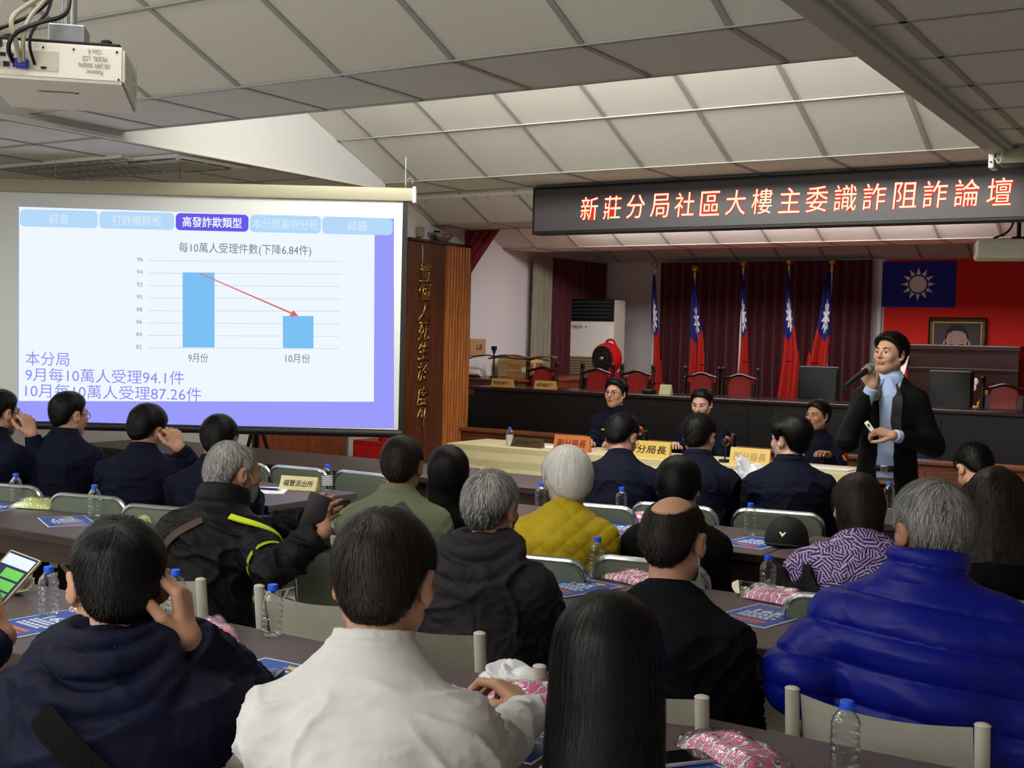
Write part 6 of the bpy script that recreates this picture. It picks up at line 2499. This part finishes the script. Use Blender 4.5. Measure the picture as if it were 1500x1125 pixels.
i9 = person('person with thick grey hair in a bright blue quilted down jacket', (-.70, 3.14, 1.160), by=6, hy=38, pitch=2, lean=9, near=True, cloth=PUFF, cname='down_jacket', collar='tall', c=.036, sh=.225, wr=.0014, girth=1.08, belly=.02,
            disp=quilt_rows, R='side', L=((-.95, 2.92, .80), (-.84, 3.30, .80)), sleeve=1.08,
            hair=('short', dict(top=.026, side=.016, sl=.055, n=5200, tbase=.42, tamp=.75, nape=-.006, zone=lambda V: -.3 * np.clip((.02 - V[:, 2]) / .08, 0, 1))), hmat=HAIR_GREY, wide=1.04, skin=SKIN_T,
            trouser=M('trousers_slate', '#343a46', .85), chair='folding', chair_label='grey folding chair under the blue quilted jacket man', chair_rz=-3, seed=9)

# --- third row
i6 = person('person with thinning dark crown in a sage green shirt', (-2.985, 3.96, 1.091), by=22, hy=24, pitch=4, lean=12, near=True, cloth=OLIVE, cname='shirt', collar='shirt', c=.020, sh=.205, wr=.006,
            hair=('short', dict(top=.014, side=.010, crown=(.0, -.05, .115), sl=.032, n=3800, tbase=.4)), hmat=HAIR_SOFT, skin=SKIN_T, chair='padded', chair_label='green chair under the sage shirt man', seed=6)
N = i6['N']
strap(i6, 'bag_strap', [N + np.array([.03, -.09, -.02]), N + np.array([.10, -.13, -.10]), N + np.array([.18, -.10, -.25])], .04, M('strap_slate', '#39404e', .7), .006, 24)
i10 = person('person with short white hair in a mustard quilted vest', (-2.389, 4.27, 1.059), by=26, hy=50, pitch=5, lean=10, near=True, cloth=MUST, cname='quilted_vest', collar='crew', c=.024, sh=.185, wr=.002, disp=quilt_diamond,
             hair=('bob', dict(len=.055, top=.030, side=.022, bx=.092, by=.080, flare=.95, tip=.62, n=4600, tbase=.75)), hmat=HAIR_WHITE, skin=SKIN_P, glasses=True, chair='padded', chair_label='green chair under the mustard vest woman', seed=10)
i11 = person('person with brown bob, head bowed, in a purple hatched print blouse', (-1.239, 4.395, 1.03), by=24, hy=28, pitch=24, lean=24, near=True, cloth=PURPLE, cname='blouse', collar='crew', c=.040, sh=.22, wr=.006,
             hair=('bob', dict(len=.075, top=.022, side=.014, bx=.088, by=.080, tip=.85, n=4200, tbase=.5)), hmat=HAIR_BROWN, skin=SKIN_P, hunch=1.15, chair='padded', chair_label='green chair under the purple blouse woman', seed=11)
person('person with shoulder-length black hair in black, beside the sage shirt', (-3.081, 4.43, 1.011), by=30, hy=33, pitch=8, lean=16, cloth=BLACK_K, cname='sweater', collar='crew', c=.018, sh=.17,
       hair=('long', dict(len=.20, top=.020, side=.013, bx=.090, by=.082, n=2400)), hmat=HAIR_BLACK, skin=SKIN_P, hunch=.3, chair='padded', chair_label='green chair under the black-haired woman beside the sage shirt', seed=12)
person('person with parted black hair in black, behind the balding man', (-2.0, 4.511, 1.037), by=22, hy=16, pitch=10, lean=14, cloth=BLACK_K, cname='sweater', collar='crew', c=.022, sh=.18,
       hair=('bob', dict(len=.05, top=.020, side=.012, bx=.084, by=.080, n=2400, flare=.8)), hmat=HAIR_BLACK, skin=SKIN_P, chair='padded', chair_label='green chair under the woman with parted black hair', seed=13)
person('person with long wavy dark hair in black at the right edge', (-.795, 4.555, 1.069), by=14, hy=14, pitch=8, lean=12, cloth=BLACK_K, cname='coat', collar='low', c=.03, sh=.185,
       hair=('curly', dict(len=.34, top=.030, side=.022, bx=.112, by=.090, flare=1.15, back=.05, n=4200, lump=.004, lfreq=60)), hmat=HAIR_BROWN, skin=SKIN_P, hunch=.1, chair='padded', chair_label='green chair under the wavy-haired woman at right', seed=14)

# --- officers in the fourth row
OFF = dict(cloth=NAVY, cname='uniform_shirt', c=.016, wr=.004)
SHO = ('short', dict(top=.018, side=.006, sl=.028, n=3200, lift=.009))
person('officer seen from behind bending over papers, right ear showing', (-2.922, 5.826, 1.106), by=22, hy=-2, pitch=30, lean=26, collar='shirt', hair=SHO, sh=.21, chair='padded', chair_label='green chair under the officer bending over papers', seed=15, glasses=True, near=True, **OFF)
person('officer seen from behind with neat short hair, second from the bending officer', (-2.56, 6.03, 1.123), by=18, hy=2, pitch=10, lean=18, collar='shirt', hair=SHO, sh=.20, chair='padded', chair_label='green chair under the officer with neat short hair', seed=16, near=True, **OFF)
person('officer with tousled wavy hair and black glasses turned towards the left', (-2.083, 6.09, 1.132), by=24, hy=66, pitch=2, lean=10, collar='shirt', hair=('short', dict(top=.036, side=.010, sl=.045, n=2800, lump=.0035, lfreq=55, quiff=.012)), sh=.215, skin=SKIN_P, glasses=True, chair='padded',
       chair_label='green chair under the officer with tousled hair', seed=17, near=True, **OFF)
person('officer slumped forward over the table beside the standing speaker', (-1.20, 6.28, 1.03), by=24, hy=38, pitch=42, lean=40, collar='shirt', hair=SHO, sh=.20, chair='padded', chair_label='green chair under the slumped officer', seed=18, R=((-.98, 6.30, .80), (-1.25, 6.52, .84)), **OFF)

# --- officers at the left tables
person('officer at the left edge with chin on hand, wearing glasses', (-5.761, 4.061, 1.156), by=22, hy=0, pitch=6, lean=16, collar='shirt', hair=SHO, sh=.195, glasses=True, R=((-5.54, 4.16, .86), (-5.58, 4.12, 1.05)),
       hands=('rest', ((-.3, -.1, .9), (-.9, .1, 0), (0, -.9, .2), dict(curl=(.8, 1.0, .6)))), chair='padded', chair_label='green chair under the officer at the left edge', seed=19, near=True, **OFF)
person('officer in profile with short black hair and glasses looking to the stage', (-5.53, 4.322, 1.149), by=28, hy=-2, pitch=4, lean=12, collar='shirt', hair=('short', dict(top=.020, side=.007, sl=.026, n=2400)), sh=.205, glasses=True, chair='padded',
       chair_label='green chair under the officer in profile with glasses', seed=20, near=True, **OFF)
person('officer with full black hair resting his cheek on his hand', (-4.932, 4.339, 1.107), by=30, hy=12, pitch=14, tilt=8, lean=16, collar='shirt', hair=('short', dict(top=.024, side=.014, sl=.040, n=2600, nape=-.01)), sh=.21, R=((-4.66, 4.50, .82), (-4.72, 4.36, 1.02)),
       hands=('rest', ((-.35, -.1, .9), (-.9, .2, 0), (0, -.9, .2), dict(curl=(.9, 1.0, .6)))), chair='padded', chair_label='green chair under the officer resting his cheek on his hand', seed=21, near=True, **OFF)
person('officer with parted black hair directly behind the masked man', (-4.393, 4.32, 1.083), by=30, hy=34, pitch=8, lean=18, collar='shirt', hair=('short', dict(top=.022, side=.014, sl=.036, n=2600, nape=-.01)), sh=.205, chair='padded',
       chair_label='green chair under the officer behind the masked man', seed=22, near=True, **OFF)

# --- the three officers at the head table
a = person('officer with black glasses facing the hall at the head table', (-4.655, 9.14, 1.185), by=188, hy=176, pitch=-2, lean=4, collar='shirt', hair=('short', dict(top=.026, side=.007, sl=.028, n=2400, quiff=.006)), sh=.205, skin=SKIN, glasses=True, chair='leather',
           chair_label='black leather chair under the officer with glasses at the head table', hunch=.35, chair_rz=180, seed=23, near=True, **OFF)
arm_patch(a, 0, .24, .5)
MB().box((0, 0, 0), (.08, .006, .014)).build('name_tag', M('tag_gold', '#c89a3c', .4), a['body']).location = tuple(on_cloth(a, [a['N'] + np.array([.09, .2, -.17])], .006)[0])
a = person('officer looking down, middle of the three facing the hall', (-3.938, 9.30, 1.13), by=184, hy=184, pitch=16, lean=12, collar='shirt', hair=('short', dict(top=.020, side=.007, sl=.026, n=2400)), sh=.20, skin=SKIN_P, chair='leather',
           chair_label='black leather chair under the middle officer at the head table', hunch=.35, chair_rz=180, seed=24, near=True, **OFF)
arm_patch(a, 0, .24, .5)
a = person('officer with short hair gazing aside, facing the hall beside the speaker', (-3.0, 9.42, 1.075), by=190, hy=158, pitch=2, lean=4, collar='shirt', hair=('short', dict(top=.022, side=.007, sl=.026, n=2400)), sh=.205, skin=SKIN_T, chair='leather',
           chair_label='black leather chair under the officer beside the speaker', hunch=.35, chair_rz=180, seed=25, near=True, **OFF)
arm_patch(a, 0, .26, .55)

# --- the standing speaker
sp_jacket_open = .052
i26 = person('person standing in black suit and pale blue shirt, speaking into a microphone', (-1.873, 7.207, 1.59), by=184, hy=158, pitch=-4, lean=1, hunch=.25, hipz=.93, legs='stand', near=True, cloth=BLUE_SH, cname='shirt', collar='shirt', c=.006, sh=.19, wr=.001, hemw=-.12,
             R=((-2.04, 6.96, 1.08), (-1.885, 6.90, 1.405)), L=((-1.62, 7.27, 1.06), (-1.77, 6.95, 1.13)), skin=SKIN,
             hands=(((-.85, -.25, .25), (.3, .5, -.8), (.1, -.6, .7), dict(curl=(.75, .9, .5), thumb_in=.35, sc=.98)), ((-.45, -.1, .85), (-.25, .9, .35), (.35, .25, .6), dict(curl=(.95, 1.15, .7), thumb_in=.55, sc=.98))),
             hair=('quiff', dict(top=.022, side=.005, sl=.034, n=4200, quiff=.008, front=.004, lump=.0025, lfreq=80, lift=.009, taper=.03)), hmat=HAIR_BLACK, trouser=M('suit_trousers', '#0c0c0f', .8), seed=26)
I = i26
cp = [(loft(I['H'], I['up'], I['fw'], I['T'], [(-.45, .185, .135, 0), (-.22, .186, .138, 0)] + [(a_, b_ * .163 / .19 + .020, d_ + .020, o_) for a_, b_, d_, o_ in PROF[1:-2]] + [(.985, .095, .082, 0), (1.02, .075, .07, 0)], -.34, 1.0), .001)]
for s in (0, 1):
    E_, W_ = I['arms'][s]
    f_ = (W_ - E_) / np.linalg.norm(W_ - E_)
    cp += [(rc(I['N'] - I['up'] * .025, I['S'][s], .058, .066), .045), (rc(I['S'][s], E_, .069, .063), .04), (rc(E_, W_ - f_ * .045, .064, .044, True), .022)]
cp.append((torus(I['N'] - I['fw'] * .012 + I['up'] * .002, I['up'] * .9 + I['fw'] * .3, .072, .013), .012))
JF = field_of(cp, .0065)


def _open(x, y, z):
    w_ = (z - I['H'][2]) / I['T']
    half = np.interp(w_, [-.5, -.1, .5, .95, 1.1], [.075, .05, .042, .062, .07])
    f_ = half - np.abs(x + .012 + 0 * w_)
    return np.minimum(f_, (y - I['H'][1] - .0) + 0 * f_)


JF.cut(lambda x, y, z: np.minimum(_open(x, y, z), .03))
P_, Q_ = JF.mesh()
g_ = JF.grad(P_)
amp = np.full(len(P_), .003)
for s in (0, 1):
    amp += .006 * np.exp(-(np.linalg.norm(P_ - I['arms'][s][0], axis=1) / .1) ** 2)
P_ = P_ + g_ * ((1 - np.abs(trig_noise(P_, 34, 77))) * amp - amp * .4)[:, None]
np_mesh('suit_jacket', P_, Q_, SUIT, I['body'])
J2 = dict(CF=JF, body=I['body'], H=I['H'], up=I['up'])
for s in (-1, 1):
    strap(J2, 'lapel', [I['N'] + np.array([s * .062, .05, .0]), I['N'] + np.array([s * .085 - .012, .15, -.10]), I['N'] + np.array([s * .085 - .012, .18, -.22]), I['N'] + np.array([s * .062 - .012, .19, -.33])], .058, M('lapel_satin', '#16161a', .6), .006, 30)
for s in (-1, 1):
    m_ = MB()
    Nn = I['N']
    P3_ = [Nn + np.array([s * .006 - .004, .070, .018]), Nn + np.array([s * .058, .040, .050]), Nn + np.array([s * .072, .052, .005]), Nn + np.array([s * .040 - .004, .100, -.045])]
    m_.bm.faces.new([m_.bm.verts.new(tuple(v)) for v in P3_])
    bmesh.ops.solidify(m_.bm, geom=m_.bm.faces[:], thickness=.004)
    m_.build('collar_point', BLUE_SH, I['body'])
bt = MB()
for k in range(6):
    p_ = on_cloth(I, [I['N'] + np.array([-.012, .2, -.10 - k * .066])], .003)[0]
    bt.sphere(tuple(p_), .006, 8, sc=(1, .5, 1))
bt.build('shirt_buttons', M('button_pale', '#c9d4e6', .3), I['body'], True)
MB().tube([tuple(I['H'] + np.array([.164 * math.cos(a), .141 * math.sin(a), -.005])) for a in [k * PI / 20 for k in range(40)]], .006, 8, closed=True, flat=2.8).build('belt', BLACK_PL, I['body'], True)
MB().box(tuple(I['H'] + np.array([-.012, .149, -.005])), (.042, .006, .034), bevel=.003).build('buckle', CHROME, I['body'])

mic = thing('microphone', 'black handheld microphone with grey mesh head at the speaker\'s mouth', 'microphone', (-1.93, 6.80, 1.468))
d_ = Vector((.085, .215, .115)).normalized()
MB().cyl(-d_ * .13, d_ * .06, .013, .019, 18).cyl(-d_ * .15, -d_ * .13, .016, .014, 18).build('handle', M('mic_black', '#111114', .4), mic, True)
MB().lathe([(.0, .125), (.016, .122), (.0255, .105), (.027, .088), (.024, .066), (.019, .058)], 20, d_.to_track_quat('Z', 'Y').to_matrix().to_4x4()).build('mesh_head', M('mic_mesh', '#8d8a7a', .45, metal=.5, bump=(700, .8)), mic, True)
MB().lathe([(.0275, .080), (.0285, .084), (.0275, .090)], 20, d_.to_track_quat('Z', 'Y').to_matrix().to_4x4()).build('ring', STEEL, mic, True)
clk = thing('remote_clicker', 'small white remote clicker in the speaker\'s lower hand', 'remote control', (-1.885, 6.865, 1.180))
MB().box((0, 0, 0), (.026, .016, .065), rot('Y', -38), bevel=.005).build('body', WHITE_PL, clk, True)
MB().box((-.002, -.0095, .006), (.010, .003, .02), rot('Y', -38), bevel=.001).build('button', BLACK_PL, clk)
